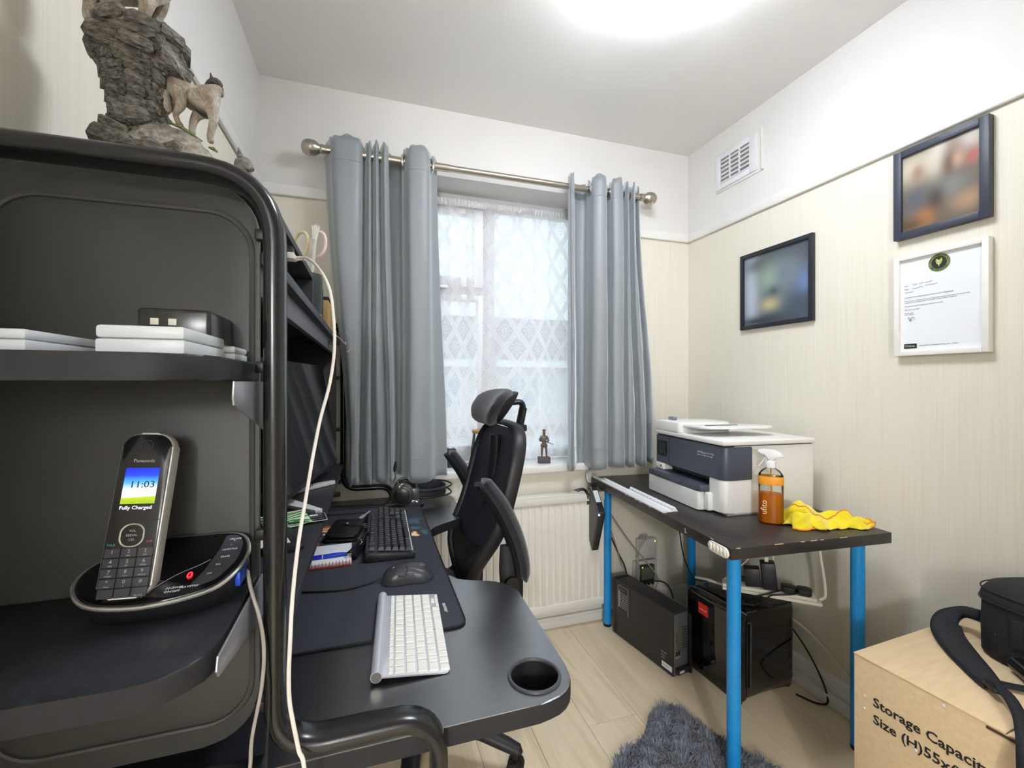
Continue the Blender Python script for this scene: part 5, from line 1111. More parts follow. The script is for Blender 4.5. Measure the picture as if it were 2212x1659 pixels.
for k in range(8): MB(SD).box((-.331, .148+.0095*k, .0003), (-.275, .1498+.0095*k, .0006)).build('label_rule', M_pt, pc_, local=True, smooth=False); MB(SD).box((-.331, .151+.0095*k, .0003), (-.326, .1555+.0095*k, .0007)).build('label_icon', M_pt, pc_, local=True, smooth=False)
MB(SD).tube([(-.336, .140, .0004), (-.336, .244, .0004), (-.332, .248, .0004), (-.268, .248, .0004), (-.268, .125, .0004)], .0010, 4).build('label_outline', M_pt, pc_, local=True)
MB(SD).box((-.060, .020, 0), (-.005, .042, .0004)).build('serial_label', M_white, pc_, local=True, smooth=False)
MB(SD).box((-.066, .050, 0), (-.004, .090, .0003)).build('rating_label', M_lbl, pc_, local=True, smooth=False)
text('PCIe / SSD', .007, SD @ Matrix.Translation((-.064, .082, .0005)), M_pt, pc_, local=True); text('Windows', .006, SD @ Matrix.Translation((-.064, .068, .0005)), M_pt, pc_, local=True); text('ACTIVE', .006, SD @ Matrix.Translation((-.064, .057, .0005)), M_pt, pc_, local=True)
text('S/N 084217', .0085, SD @ Matrix.Translation((-.058, .031, .0006)), M_dark, pc_, local=True)

# ---------------------------------------------------------------- glossy mini fridge
mf = thing('mini_fridge', 'glossy black mini fridge with a red logo square behind the front table leg', 'mini fridge', (1.46, 1.44, 0))
M_gl = mat('piano black', '0d0c0d', .08, var=.05, coat=.6)
MB().prism(fil2([(1.349, 1.300), (1.618, 1.325), (1.600, 1.590), (1.332, 1.572)], {1: .02, 2: .03}, 5), .008, .345, bev=.03, seg=4).build('cabinet', M_gl, mf)
MB().prism(fil2([(1.311, 1.298), (1.346, 1.300), (1.329, 1.572), (1.294, 1.568)], {0: .012, 3: .016}, 5), .010, .340, bev=.014, seg=4).build('door', M_gl, mf)
MB().box((1.345, 1.296, .06), (1.350, 1.300, .30), .001, M=None).build('door_seam', M_dark, mf)
MB().tube(fillet([(1.347, 1.297, .31), (1.364, 1.297, .31), (1.364, 1.299, .06)], .012), .004, 8).build('side_handle', mat('grey gloss handle', '3a3a3c', .12, var=.05), mf)
TX = basis((1.2985, 1.50, .275), Vector((.017, -.27, 0)), (0, 0, 1))
MB(TX).box((.0, -.016, .0002), (.052, .030, .0009)).build('logo_square', mat('red logo', 'cf2f22', .4, var=.03), mf, smooth=False)
text('SUBCOLD', .0085, TX @ Matrix.Translation((.026, .004, .0012)), M_white, mf, align='CENTER')
FN = basis((1.349, 1.300, 0), (.269, .025, 0), (0, 0, 1))
for k in range(3):
    for j in range(5): MB(FN).box((.228+.009*k, .07+.042*j, -.0002), (.2315+.009*k, .105+.042*j, .0006)).build('vent_slot', mat('vent grey', '2c2a2b', .5, var=.05), mf, smooth=False)
for x, y in ((1.33, 1.32), (1.59, 1.34), (1.33, 1.55), (1.58, 1.57)): MB().cyl((x, y, 0), (x, y, .012), .012).build('foot', M_dark, mf)
MB().box((1.42, 1.36, .3445), (1.52, 1.44, .347), .002).build('top_handle_recess', M_dark, mf)

# ---------------------------------------------------------------- power strip slung under the table
ps = thing('power_strip', 'white extension socket slung under the table with black plugs in it', 'power strip', (1.465, 1.305, .395), -42.5)
M_ps = mat('yellowed white plastic', 'd9d3c2', .45, var=.03)
MB().box((-.165, -.027, 0), (.165, .027, .012), .003).build('base', M_ps, ps, local=True); MB().box((-.165, -.027, .0125), (.150, .027, .026), .004).build('cover', M_ps, ps, local=True)
MB().tube(catmull([(.160, .0, .014), (.180, .012, .03), (.176, .02, .10), (.166, .03, .19), (.160, .035, .302)], 6), .0058, 10).build('cable', M_ps, ps, local=True)
MB().tube(catmull([(.025, .0, .026), (.015, .035, .12), (.02, .06, .22), (.03, .08, .302)], 6), .0045, 8).build('cable', M_ps, ps, local=True)
for k, (x, sz, lab) in enumerate(((-.055, (.055, .045, .070), 'square black plug adapter nearest the front table leg'), (.002, (.050, .05, .100), 'tall black charger plugged into the power strip with a white lead'))):
    t = thing('plug_adapter', lab, 'charger', tuple((root_matrix(ps) @ Vector((x, .004, .0265)))), -42.5, 'plugs on the power strip')
    MB(place((0, 0, 0), ry=-6)).box((-sz[0]/2, -sz[1]/2, .0005), (sz[0]/2, sz[1]/2, sz[2]), .004).build('body', M_plast, t, local=True)
    MB().box((-sz[0]/2-.002, -.012, .012), (-sz[0]/2+.002, .012, sz[2]-.01), .001).build('seam', M_dark, t, local=True)
    if k: MB().cyl((-sz[0]/2-.0045, 0, .045), (-sz[0]/2-.001, 0, .045), .0055).build('badge', mat('cream badge', 'd8d4a8', .5, var=.05), t, local=True); MB().box((-.020, -.006, sz[2]), (-.006, .006, sz[2]+.018), .002).build('usb_plug', M_ps, t, local=True); MB().tube(catmull([(-.013, 0, sz[2]+.018), (-.018, 0, sz[2]+.034), (-.05, 0, sz[2]+.03), (-.09, .0, sz[2]-.02), (-.16, .01, .0)], 6), .0022, 8).build('lead', M_ps, t, local=True)
for k, x in enumerate((.062, .112)):
    t = thing('mains_plug', ['flat black mains plug in the middle of the power strip', 'flat black mains plug at the near end of the power strip'][k], 'plug', tuple((root_matrix(ps) @ Vector((x, .0, .0265)))), -42.5, 'plugs on the power strip')
    MB().prism(fil2([(-.024, -.022), (.020, -.024), (.026, 0), (.020, .024), (-.024, .022)], {i: .008 for i in range(5)}, 4), .0005, .021, bev=.004).build('body', M_plast, t, local=True)
    MB().tube(catmull([(-.02, -.02, .01), (-.05, -.045, .008), (-.08-.03*k, -.05, -.005), (-.13, -.04, -.03), (-.17, .0, -.045), (-.19, .05, -.045)], 6), .0032, 8).build('flex', M_dark, t, local=True)
ws = thing('wire_shelf', 'thin wire hanger under the near edge of the table', 'wire hanger', (1.545, 1.06, .69))
MB().tube(catmull([(1.48, 1.035, .699), (1.49, 1.03, .688), (1.56, 1.03, .686), (1.578, 1.03, .692), (1.58, 1.03, .6985)], 5), .0012, 6).build('wire', M_alu, ws)
# wall sockets behind
so = thing('wall_box', 'white square network box fixed low on the back wall under the table', 'network box', (1.39, 2.0, .28))
MB().box((1.337, 1.982, .285), (1.448, 2.019, .390), .005).build('body', mat('grey-white box', 'c9c6c0', .5, var=.03), so)
MB().ball((1.435, 1.981, .375), .0025, 8).build('led', mat('green led', 'a8ff30', .4, emit='a0ff20', es=4), so)
for k in range(3): MB().tube(catmull([(1.352+.012*k, 1.99, .392), (1.352+.012*k, 1.985, .415), (1.345+.02*k, 1.98, .40), (1.33, 1.975, .33), (1.31+.01*k, 1.97, .22), (1.30, 1.95, .10)], 6), .0028, 8).build('lead', mat('grey lead', 'a8a29a', .5, var=.04), so)
s2_ = thing('socket_meter', 'grey plug-in socket with a small display below the network box', 'plug-in meter', (1.39, 2.0, .16))
MB().box((1.318, 1.992, .168), (1.455, 2.019, .272), .004).build('back_plate', mat('grey-white box'), s2_)
MB().box((1.338, 1.968, .178), (1.425, 1.993, .256), .005).build('meter', mat('dark meter', '3c3b38', .4, var=.05), s2_); MB().box((1.345, 1.9665, .186), (1.415, 1.9685, .246), .0006).build('display', mat('grey-green display', '59604f', .3, var=.05), s2_)
MB().ball((1.348, 1.966, .250), .0025, 8).build('led', mat('green led'), s2_)
for k in range(4): MB().box((1.345+.022*k, 1.972, .150), (1.355+.022*k, 1.99, .178), .002).build('connector', M_plast, s2_)
cb = thing('cable_bundle', 'tangle of grey and black cables between the wall sockets and the fridge', 'cables', (1.35, 1.85, 0))
M_gc = mat('grey cable', 'a39b8e', .5, var=.04)
for P, r, m in (([(1.085, 1.99, .69), (1.16, 1.985, .56), (1.27, 1.975, .40), (1.40, 1.96, .24), (1.43, 1.95, .19), (1.41, 1.94, .15), (1.36, 1.90, .14)], .0035, M_gc),
                ([(1.36, 1.94, .165), (1.40, 1.86, .15), (1.43, 1.75, .14), (1.40, 1.66, .16), (1.37, 1.62, .18)], .0045, M_gc),
                ([(1.365, 1.97, .165), (1.40, 1.95, .18), (1.46, 1.93, .17), (1.48, 1.90, .12), (1.47, 1.87, .03)], .0035, M_dark),
                ([(1.165, 2.0, .45), (1.22, 1.99, .33), (1.25, 1.97, .25), (1.255, 1.95, .12)], .0035, M_dark), ([(1.165, 2.0, .50), (1.21, 1.99, .36), (1.235, 1.98, .26)], .002, M_gc),
                ([(1.50, 1.90, .66), (1.44, 1.80, .52), (1.39, 1.70, .40), (1.38, 1.62, .34), (1.40, 1.56, .347)], .0026, M_dark),
                ([(1.37, 1.60, .352), (1.37, 1.53, .372), (1.39, 1.45, .38), (1.40, 1.40, .400)], .0055, M_ps),
                ([(1.34, 1.50, .352), (1.36, 1.44, .356), (1.38, 1.36, .352), (1.43, 1.33, .352), (1.45, 1.36, .365)], .0028, M_dark),
                ([(1.62, 1.36, .24), (1.645, 1.30, .16), (1.648, 1.24, .08), (1.630, 1.20, .02), (1.60, 1.22, .006), (1.57, 1.28, .006)], .0035, M_dark),
                ([(1.615, 1.37, .27), (1.655, 1.28, .22), (1.660, 1.15, .14), (1.660, 1.05, .09), (1.655, .95, .06)], .0045, M_ps)):
    MB().tube(catmull(P, 7), r, 8).build('cable', m, cb)
# white conduit on the back wall
MB().box((1.145, 2.0, .098), (1.166, 2.0195, .70), .003).build('conduit', M_gloss); tag(D.objects['conduit'], 'vertical white cable conduit on the back wall behind the far blue leg', 'conduit')

# ---------------------------------------------------------------- shaggy rug
rug = thing('shaggy_rug', 'small dark grey shaggy rug on the floor by the front table leg', 'rug', (1.0, 1.15, 0))
M_rug = mat('dark grey pile', '767c86', .95, var=.30, vs=40, sheen=.6)
R0 = [(p.x, p.y) for p in catmull([(1.070, 1.372, 0), (1.00, 1.375, 0), (.945, 1.345, 0), (.905, 1.302, 0), (.84, 1.262, 0), (.755, 1.235, 0), (.715, 1.19, 0), (.72, 1.09, 0), (.76, .98, 0), (.80, .86, 0), (.90, .80, 0), (1.05, .80, 0), (1.17, .88, 0), (1.205, .98, 0), (1.19, 1.06, 0), (1.15, 1.15, 0), (1.115, 1.225, 0), (1.095, 1.315, 0)], 4, closed=True)]
MB().prism(R0, .001, .012).build('backing', M_rug, rug)
def inside(x, y, P):
    c = False; n = len(P)
    for i in range(n):
        x1, y1 = P[i]; x2, y2 = P[i-1]
        if (y1 > y) != (y2 > y) and x < (x2-x1)*(y-y1)/(y2-y1)+x1: c = not c
    return c
rnd = random.Random(9); V = []; F = []
def clump(x, y):
    return (sin(x*70+2*sin(y*33))*cos(y*62+1.5*sin(x*41)), cos(x*55+y*21)*sin(y*77))
cnt = 0
while cnt < 15000:
    x, y = rnd.uniform(.70, 1.22), rnd.uniform(.79, 1.39)
    if not inside(x, y, R0): continue
    cnt += 1; cx_, cy_ = clump(x, y); h = rnd.uniform(.014, .028); w = rnd.uniform(.0012, .0022); a = rnd.random()*pi
    lx, ly = cx_*.014+rnd.uniform(-.007, .007), cy_*.014+rnd.uniform(-.007, .007); i0 = len(V); ca, sa = cos(a)*w, sin(a)*w
    V += [(x-ca, y-sa, .010), (x+ca, y+sa, .010), (x+lx*.5+ca*.9, y+ly*.5+sa*.9, .010+h*.6), (x+lx*.5-ca*.9, y+ly*.5-sa*.9, .010+h*.6), (x+lx*1.3, y+ly*1.3, .010+h)]
    F += [(i0, i0+1, i0+2, i0+3), (i0+3, i0+2, i0+4)]
me = D.meshes.new('pile'); me.from_pydata([root_matrix(rug).inverted() @ Vector(v) for v in V], [], F); me.materials.append(M_rug); me.polygons.foreach_set('use_smooth', [True]*len(me.polygons))
o = D.objects.new('pile', me); C.objects.link(o); o.parent = rug; o['kind'] = 'stuff'
# ================================================================= office chair
chr_ = thing('office_chair', 'black mesh office chair with headrest and flipped-up armrests, tucked into the desk', 'office chair', (.135, 1.435, 0))
CYc = 1.430
M_cpl = mat('black chair plastic', '1a1b1e', .5, var=.06, vs=50, bump=.05, bs=700); M_cfab = mat('navy-black chair fabric', '181b22', .85, var=.15, vs=200, bump=.4, bs=900, sheen=.3)
def mesh_mat():
    m, n, L, p = new_mat('navy chair mesh'); nt = m.node_tree; x, y, z = coords(nt)
    p.inputs['Base Color'].default_value = lin('1c2130'); p.inputs['Roughness'].default_value = .6
    t = n.new('ShaderNodeBsdfTransparent'); mx = n.new('ShaderNodeMixShader')
    h = ((y * 1100).sin() * (z * 1100).sin()).gt(.80) * .12
    L(h.s, mx.inputs[0]); L(p.outputs[0], mx.inputs[1]); L(t.outputs[0], mx.inputs[2]); L(mx.outputs[0], n['Material Output'].inputs[0]); return m
# backrest: outline (across, height) on a plane leaning back, with lumbar curve
def bx_(z, q=0):     # front-surface x at height z and lateral q (-1..1)
    f = (z-.56)/.53
    return .318 + .262*(z-.66)*.98 + .030*sin(pi*min(1, max(0, f)))*0 - .035*math.exp(-((z-.66)/.09)**2) + .05*max(0, .63-z) - .012*abs(q)**2.2
BO = [(y, z) for y, z in ((0, .545), (.085, .550), (.130, .580), (.165, .640), (.200, .71), (.226, .79), (.232, .88), (.226, .975), (.200, 1.035), (.150, 1.066), (.085, 1.077), (0, 1.079))]
half = catmull([(y, z, 0) for y, z in BO], 4)
ring = [(p.x, p.y) for p in half] + [(-p.x, p.y) for p in half[::-1][1:-1]]
def bk_pt(y, z, off=0): return (bx_(z, y/.235)+off, CYc-y, z)
MB().tube([bk_pt(y, z, .012) for y, z in ring], .010, 12, closed=True, ref=(1, 0, 0), r2=.022).build('back_frame', M_cpl, chr_)
rows = []
zs = [.556+.512*i/26 for i in range(27)]
def half_w(z):
    for (a, b) in zip(half[:-1], half[1:]):
        if min(a.y, b.y)-1e-6 <= z <= max(a.y, b.y)+1e-6 and abs(b.y-a.y) > 1e-9: return a.x+(b.x-a.x)*(z-a.y)/(b.y-a.y)
    return .05
for z in zs:
    w = max(.02, half_w(z)-.008); rows.append([bk_pt(w*(2*j/20.0-1), z, .004) for j in range(21)])
MB().grid(rows).build('back_mesh', mesh_mat(), chr_)
MB().tube([bk_pt(y*.97, z*.995+.003, .0025) for y, z in ring], .0016, 6, closed=True).build('mesh_piping', mat('grey piping', '8e9096', .4, var=.03), chr_)
# spine, lumbar
MB().tube(catmull([(.40, CYc, 1.04), (.392, CYc, .93), (.372, CYc, .80), (.345, CYc, .66), (.30, CYc, .54), (.22, CYc, .50)], 6), .018, 12, ref=(0, 1, 0), r2=.032).build('spine', M_cpl, chr_)
MB().tube(catmull([bk_pt(-.15, .67, .03), bk_pt(-.08, .66, .012), bk_pt(0, .655, .008), bk_pt(.08, .66, .012), bk_pt(.15, .67, .03)], 5), .008, 10, ref=(0, 0, 1), r2=.055).build('lumbar_pad', M_dark, chr_)
# headrest
def pillow(n_, m_, off, hs, ts):
    P = []; ra = []; rb = []
    for i in range(23):
        u = 2*i/22.0-1; e = math.sqrt(max(.0, 1-abs(u)**3.2)); P.append((.402+off-.052*u*u, CYc-.015-u*.132, 1.135-.004*u*u)); ra.append(max(.002, ts*(.35+.65*e))); rb.append(max(.006, hs*(.30+.70*e)))
    MB().tube(P, ra, 18, ref=(.58, 0, .82), r2=rb, power=.85).build(n_, m_, chr_)
pillow('headrest_pad', M_cfab, 0, .070, .026); pillow('headrest_shell', M_dark, .028, .062, .010)
MB().tube(fillet([(.425, CYc, 1.145), (.490, CYc, 1.150), (.500, CYc, 1.135), (.478, CYc, 1.03)], .014), .010, 10, ref=(0, 1, 0), r2=.018).build('headrest_arm', M_cpl, chr_)
MB().tube([(.500, CYc, 1.13), (.482, CYc, 1.045), (.455, CYc, .95)], .013, 10, ref=(0, 1, 0), r2=.022).build('headrest_post', M_cpl, chr_)
MB().box((.455, CYc-.028, 1.050), (.505, CYc+.028, 1.072), .004).build('height_clamp', M_cpl, chr_)
# seat
so_ = [(p.x, p.y) for p in catmull([(-.17, -.235, 0), (-.185, 0, 0), (-.17, .235, 0), (.05, .250, 0), (.24, .232, 0), (.285, .12, 0), (.29, 0, 0), (.285, -.12, 0), (.24, -.232, 0), (.05, -.25, 0)], 4, closed=True)]
Ms_ = Matrix.Translation((.02, CYc, 0))
MB(Ms_).prism(so_, .485, .520, bev=.014, seg=3).build('seat_cushion', M_cfab, chr_); MB(Ms_).prism([(x*.92, y*.92) for x, y in so_], .458, .486, bev=.006).build('seat_pan', M_cpl, chr_)
# armrests, flipped up
for s, yy in ((-1, 1.165), (1, 1.692)):
    P = catmull([(.405, yy, .655), (.398, yy, .715), (.375, yy, .79), (.340, yy, .865), (.300, yy, .925), (.287, yy, .945)], 5)
    n_ = len(P); r_ = [.016+.010*sin(pi*i/(n_-1)) for i in range(n_)]; r_[-1] = .003; r_[-2] = .010; r_[-3] = .014; r_[0] = .004; r_[1] = .012
    MB().tube([p + Vector((.006, 0, .004)) for p in P], [r*.9 for r in r_], 12, ref=(0, 1, 0), r2=[.020+.018*sin(pi*min(1, .12+.88*(1-i/(n_-1.0)))) for i in range(n_)]).build('armrest_pad', M_cfab, chr_)
    MB().tube([p + Vector((-.013, 0, -.006)) for p in P], .009, 10, ref=(0, 1, 0), r2=[.016+.016*sin(pi*min(1, .12+.88*(1-i/(n_-1.0)))) for i in range(n_)]).build('armrest_shell', M_cpl, chr_)
    yi = yy - s*.006
    MB().tube(catmull([(.375, yi, .76), (.372, yi, .70), (.375, yi, .64), (.368, yi, .57), (.33, yi-s*.02, .50), (.24, yi-s*.06, .474)], 5), .012, 10, ref=(1, 0, 0), r2=.034).build('armrest_support', M_cpl, chr_)
    MB().cyl((.372, yi-.022, .655), (.372, yi+.022, .655), .022, seg=20).build('armrest_pivot', M_cpl, chr_); MB().cyl((.350, yi-s*.03-.004, .60), (.350, yi-s*.03+.004, .60), .006).build('pivot_pin', M_alu, chr_)
# column and star base
bx0, by0 = .14, 1.445
MB().cyl((bx0, by0, .10), (bx0, by0, .30), .028).cyl((bx0, by0, .28), (bx0, by0, .46), .018).build('gas_column', M_cpl, chr_)
MB().box((bx0-.09, by0-.07, .425), (bx0+.11, by0+.07, .460), .008).build('tilt_mechanism', M_cpl, chr_)
MB().lathe([(0, .075), (.045, .075), (.05, .10), (.045, .13), (.032, .14), (0, .14)], 24, Matrix.Translation((bx0, by0, 0))).build('base_hub', M_cpl, chr_)
a0 = math.atan2(1.285-by0, .425-bx0)
for k in range(5):
    a = a0 + 2*pi*k/5; d = Vector((cos(a), sin(a), 0)); c0 = Vector((bx0, by0, 0))
    MB().tube([c0+d*.03+Vector((0, 0, .128)), c0+d*.12+Vector((0, 0, .134)), c0+d*.22+Vector((0, 0, .116)), c0+d*.30+Vector((0, 0, .092)), c0+d*.335+Vector((0, 0, .080)), c0+d*.347+Vector((0, 0, .074))], [.030, .029, .026, .024, .020, .004], 12, ref=(0, 0, 1), r2=[.026, .024, .020, .018, .016, .004]).build('base_leg', M_cpl, chr_)
    e = c0+d*.325; t = Vector((-d.y, d.x, 0))
    cs = MB().cyl((e.x, e.y, .030), (e.x, e.y, .072), .008).build('caster', M_cpl, chr_)
    for s in (-1, 1): p = e + t*s*.014; MB().cyl(tuple(p-t*.010+Vector((0, 0, .0265))), tuple(p+t*.010+Vector((0, 0, .0265))), .026, seg=20).build('wheel', M_dark, cs)
wr = thing('hanging_wires', 'thin black wires dangling below the far desk wing in front of the radiator', 'wires', (.27, 1.75, .4))
for k, P in enumerate(([(.20, 1.62, .688), (.215, 1.62, .60), (.205, 1.63, .50), (.22, 1.63, .40)], [(.29, 1.70, .688), (.285, 1.70, .62), (.30, 1.70, .585), (.318, 1.70, .62), (.30, 1.68, .50), (.285, 1.66, .44)], [(.325, 1.72, .70), (.33, 1.72, .60), (.335, 1.70, .50), (.34, 1.68, .43)])):
    MB().tube(catmull(P, 6), .0022, 8).build('wire', M_dark, wr)
# ================================================================= things on the window sill
SZ = .8105
te = thing('glass_terrarium', 'glass jar terrarium with wooden lid and green plants on the window sill', 'terrarium', (.517, 2.095, SZ))
MB().lathe([(0, .001), (.040, .001), (.052, .012), (.056, .04), (.054, .08), (.048, .12), (.044, .150), (.044, .158)], 32).build('jar', M_tclear, te, local=True)
MB().lathe([(0, .1585), (.046, .1585), (.048, .161), (.048, .172), (.046, .174), (0, .174)], 32).build('wooden_lid', mat('light lid wood', 'b98d55', .5, var=.2, vs=10, stretch=(30, 3, 3)), te, local=True)
MB().lathe([(0, .003), (.042, .003), (.050, .014), (.053, .034), (.0, .042)], 28).build('soil', mat('pebbled soil', '8a7a62', .9, var=.5, vs=150, bump=1, bs=200), te, local=True)
rnd = random.Random(21)
for q, (cx_, cy_, hh, nn) in enumerate(((-.030, -.022, .060, 70), (.014, .0, .110, 150))):
    V = []; F = []
    for k in range(nn):
        z = .035+hh*rnd.random(); a = rnd.random()*6.28; r = .018*rnd.random()**.5; x, y = cx_+r*cos(a), cy_+r*sin(a); b0 = rnd.random()*6.28; l = rnd.uniform(.010, .018); i0 = len(V)
        d = Vector((cos(b0), sin(b0), rnd.uniform(-.3, .8))).normalized()*l; s = Vector((-sin(b0), cos(b0), 0))*l*.35; p = Vector((x, y, z)); V += [p, p+d*.5+s, p+d, p+d*.5-s]; F.append((i0, i0+1, i0+2, i0+3))
    me = D.meshes.new('leaves'); me.from_pydata(V, [], F); me.materials.append(mat('terrarium leaf', '4d7a35', .6, var=.35, vs=80)); o = D.objects.new('leaves', me); C.objects.link(o); o.parent = te; o['kind'] = 'stuff'
    MB().tube([(cx_, cy_, .034), (cx_+.003, cy_, .034+hh)], .0014, 6).build('stem', mat('leaf stem', '5a6b3a', .7, var=.1), te, local=True)
sd = thing('soldier_figure', 'small bronze soldier figurine on a plinth on the window sill', 'figurine', (.832, 2.060, SZ), -12)
M_brz = mat('dark bronze', '6b5d52', .45, metal=.35, var=.2, vs=150)
MB().box((-.030, -.020, 0), (.030, .020, .030), .002).build('plinth', mat('dark plinth', '4d4540', .5, var=.1), sd, local=True)
J = {'pel': (0, 0, .090, .0105), 'che': (0, 0, .122, .013), 'nek': (0, 0, .138, .0065), 'hd0': (0, -.001, .147, .0075), 'hd': (0, -.002, .155, .0075), 'hd1': (0, -.002, .163, .006),
     'hl': (-.009, 0, .084, .0078), 'kl': (-.011, -.002, .060, .0062), 'al': (-.011, 0, .037, .005), 'fl': (-.012, -.009, .033, .0042), 'hr': (.009, 0, .084, .0078), 'kr': (.012, -.001, .060, .0062), 'ar': (.013, 0, .037, .005), 'fr': (.014, -.009, .033, .0042),
     'sl': (-.016, 0, .130, .0068), 'el': (-.022, -.004, .112, .0055), 'wl': (-.010, -.016, .112, .0045), 'sr': (.016, 0, .130, .0068), 'er': (.023, -.003, .112, .0055), 'wr': (.010, -.016, .106, .0045)}
E_ = [('pel', 'che'), ('che', 'nek'), ('nek', 'hd0'), ('hd0', 'hd'), ('hd', 'hd1'), ('pel', 'hl'), ('hl', 'kl'), ('kl', 'al'), ('al', 'fl'), ('pel', 'hr'), ('hr', 'kr'), ('kr', 'ar'), ('ar', 'fr'), ('che', 'sl'), ('sl', 'el'), ('el', 'wl'), ('che', 'sr'), ('sr', 'er'), ('er', 'wr')]
K = list(J); me = D.meshes.new('figure'); me.from_pydata([J[k][:3] for k in K], [(K.index(a), K.index(b)) for a, b in E_], []); me.materials.append(M_brz)
o = D.objects.new('figure', me); C.objects.link(o); o.parent = sd; sk = o.modifiers.new('skin', 'SKIN'); sk.use_smooth_shade = True; o.modifiers.new('sub', 'SUBSURF').render_levels = 2
for i, k in enumerate(K): me.skin_vertices[0].data[i].radius = (J[k][3], J[k][3]*(.8 if k in ('che', 'pel') else 1)); me.skin_vertices[0].data[i].use_root = k == 'pel'
MB().tube([(-.030, -.018, .124), (.0, -.0195, .112), (.044, -.014, .094)], [.0022, .0032, .0014], 8).build('rifle', M_brz, sd, local=True)
MB().lathe([(.0085, .162), (.0092, .164), (.008, .1685), (0, .170)], 14, Matrix.Translation((0, -.002, 0))).build('beret', M_brz, sd, local=True)
MB().box((-.014, -.012, .088), (.014, .012, .096), .002).box((-.017, -.004, .082), (-.011, .008, .092), .001).box((.011, -.004, .082), (.017, .008, .092), .001).build('belt_kit', M_brz, sd, local=True)
bb = thing('black_gift_box', 'small black box with a glass disc on top beside the left curtain', 'box', (.360, 2.10, SZ))
MB().box((-.028, -.028, 0), (.028, .028, .012), .002).build('base', mat('navy box', '2c313c', .5, var=.06), bb, local=True); MB().box((-.026, -.026, .0122), (.026, .026, .088), .003).build('box', mat('navy box'), bb, local=True)
MB().lathe([(0, .0885), (.018, .0885), (.020, .092), (.018, .097), (0, .099)], 24).build('glass_disc', M_alu, bb, local=True)

# ================================================================= pictures on the right wall
def blob_mat(name, base, blobs, rough=.25):
    """soft out-of-focus print; blobs: (u, v, su, sv, colour) in picture units"""
    m, n, L, p = new_mat(name); nt = m.node_tree; tc = n.new('ShaderNodeTexCoord'); sp = n.new('ShaderNodeSeparateXYZ'); L(tc.outputs['Generated'], sp.inputs[0])
    u = NX(nt, sp.outputs[1]) * -1 + 1; v = NX(nt, sp.outputs[2]); c = base
    for (bu, bv, su, sv, col) in blobs:
        du_ = (u - bu) / su; dv_ = (v - bv) / sv; f = ((du_*du_ + dv_*dv_) * -1).max(-30); e = nt.nodes.new('ShaderNodeMath'); e.operation = 'EXPONENT'; L(f.s, e.inputs[0]); c = mixc(nt, NX(nt, e.outputs[0]), c, col)
    L(c.s, p.inputs['Base Color']); p.inputs['Roughness'].default_value = rough; return m
def picture(label, y0, y1, z0, z1, fw, depth, mf_, mp_):
    """y0 > y1: far to near edge on the right wall"""
    t = thing('picture_frame', label, 'picture frame', (XR, (y0+y1)/2, z0), group=None)
    for n_, lo, hi in (('frame_side', (XR-depth, y0-fw, z0), (XR-.001, y0, z1)), ('frame_side', (XR-depth, y1, z0), (XR-.001, y1+fw, z1)), ('frame_rail', (XR-depth, y1+fw+.0002, z1-fw), (XR-.001, y0-fw-.0002, z1)), ('frame_rail', (XR-depth, y1+fw+.0002, z0), (XR-.001, y0-fw-.0002, z0+fw))):
        MB().box(lo, hi, .0012).build(n_, mf_, t)
    pr2 = MB().box((XR-depth+.010, y1+fw-.002, z0+fw-.002), (XR-.002, y0-fw+.002, z1-fw+.002)).build('print', mp_, t, smooth=False)
    return t
M_bf = mat('black frame', '26282f', .4, var=.06, vs=60); M_wf = mat('white frame', 'eeece6', .4, var=.02, vs=40)
p1 = blob_mat('blurred round print', '54606e', [(.12, .5, .14, .9, 'b6bfce'), (.3, .85, .3, .12, '56595a'), (.75, .9, .35, .16, '50545a'), (.45, .62, .26, .22, '93a898'), (.7, .62, .22, .24, '76808a'), (.48, .42, .10, .08, '4d5a60'), (.42, .26, .16, .10, 'b7ae86'), (.92, .45, .10, .16, '6b82ae'), (.9, .2, .2, .16, '4c5662'), (.25, .05, .5, .08, '40444a')])
picture('black-framed blurred picture of a pale round shape, lowest and furthest along the wall', 1.643, 1.286, 1.463, 1.812, .018, .018, M_bf, p1)
p2 = blob_mat('blurred group photo', '6b6459', [(.2, .8, .35, .2, 'cfc9b0'), (.5, .85, .14, .3, 'd8d3c4'), (.85, .9, .2, .15, 'b9b0a4'), (.9, .7, .10, .10, 'b0625a'), (.22, .72, .11, .15, 'a08272'), (.65, .68, .16, .26, '62473c'), (.73, .72, .08, .12, 'b5927c'), (.2, .38, .2, .20, '5d6068'), (.65, .42, .2, .16, '7c807c'), (.45, .3, .12, .2, '4b4642'), (.3, .12, .16, .12, 'a8744a'), (.85, .2, .2, .12, 'a88a6e'), (.1, .08, .2, .08, '5c4c36')])
picture('dark-framed blurred photo of two people, above the white framed letter', 1.0, .762, 1.686, 1.975, .022, .024, mat('slate frame', '3a3f4c', .45, var=.06, vs=60), p2)
lt = picture('white-framed typed letter with a round green emblem at the top', .999, .763, 1.303, 1.630, .015, .024, M_wf, mat('letter paper', 'eceff2', .6, var=.01))
WT = Matrix(((0, 0, -1, XR-.0146), (-1, 0, 0, .881), (0, 1, 0, 1.4665), (0, 0, 0, 1)))   # x right (towards the viewer), y up, origin at the sheet centre
M_ink = mat('grey ink', '6a6c70', .7, var=.02); M_ol = mat('olive emblem', '7d8a52', .6, var=.06); M_dg = mat('dark green emblem', '1d2a22', .6, var=.04); M_gd = mat('gold emblem', 'c4bd3e', .5, var=.05)
def disc(r0, r1, z, m_, n_): MB(WT @ Matrix.Translation((0, .120, z))).lathe([(r1, 0), (r0, 0)] if r0 else [(r1, 0), (0, 0)], 36).build(n_, m_, lt)
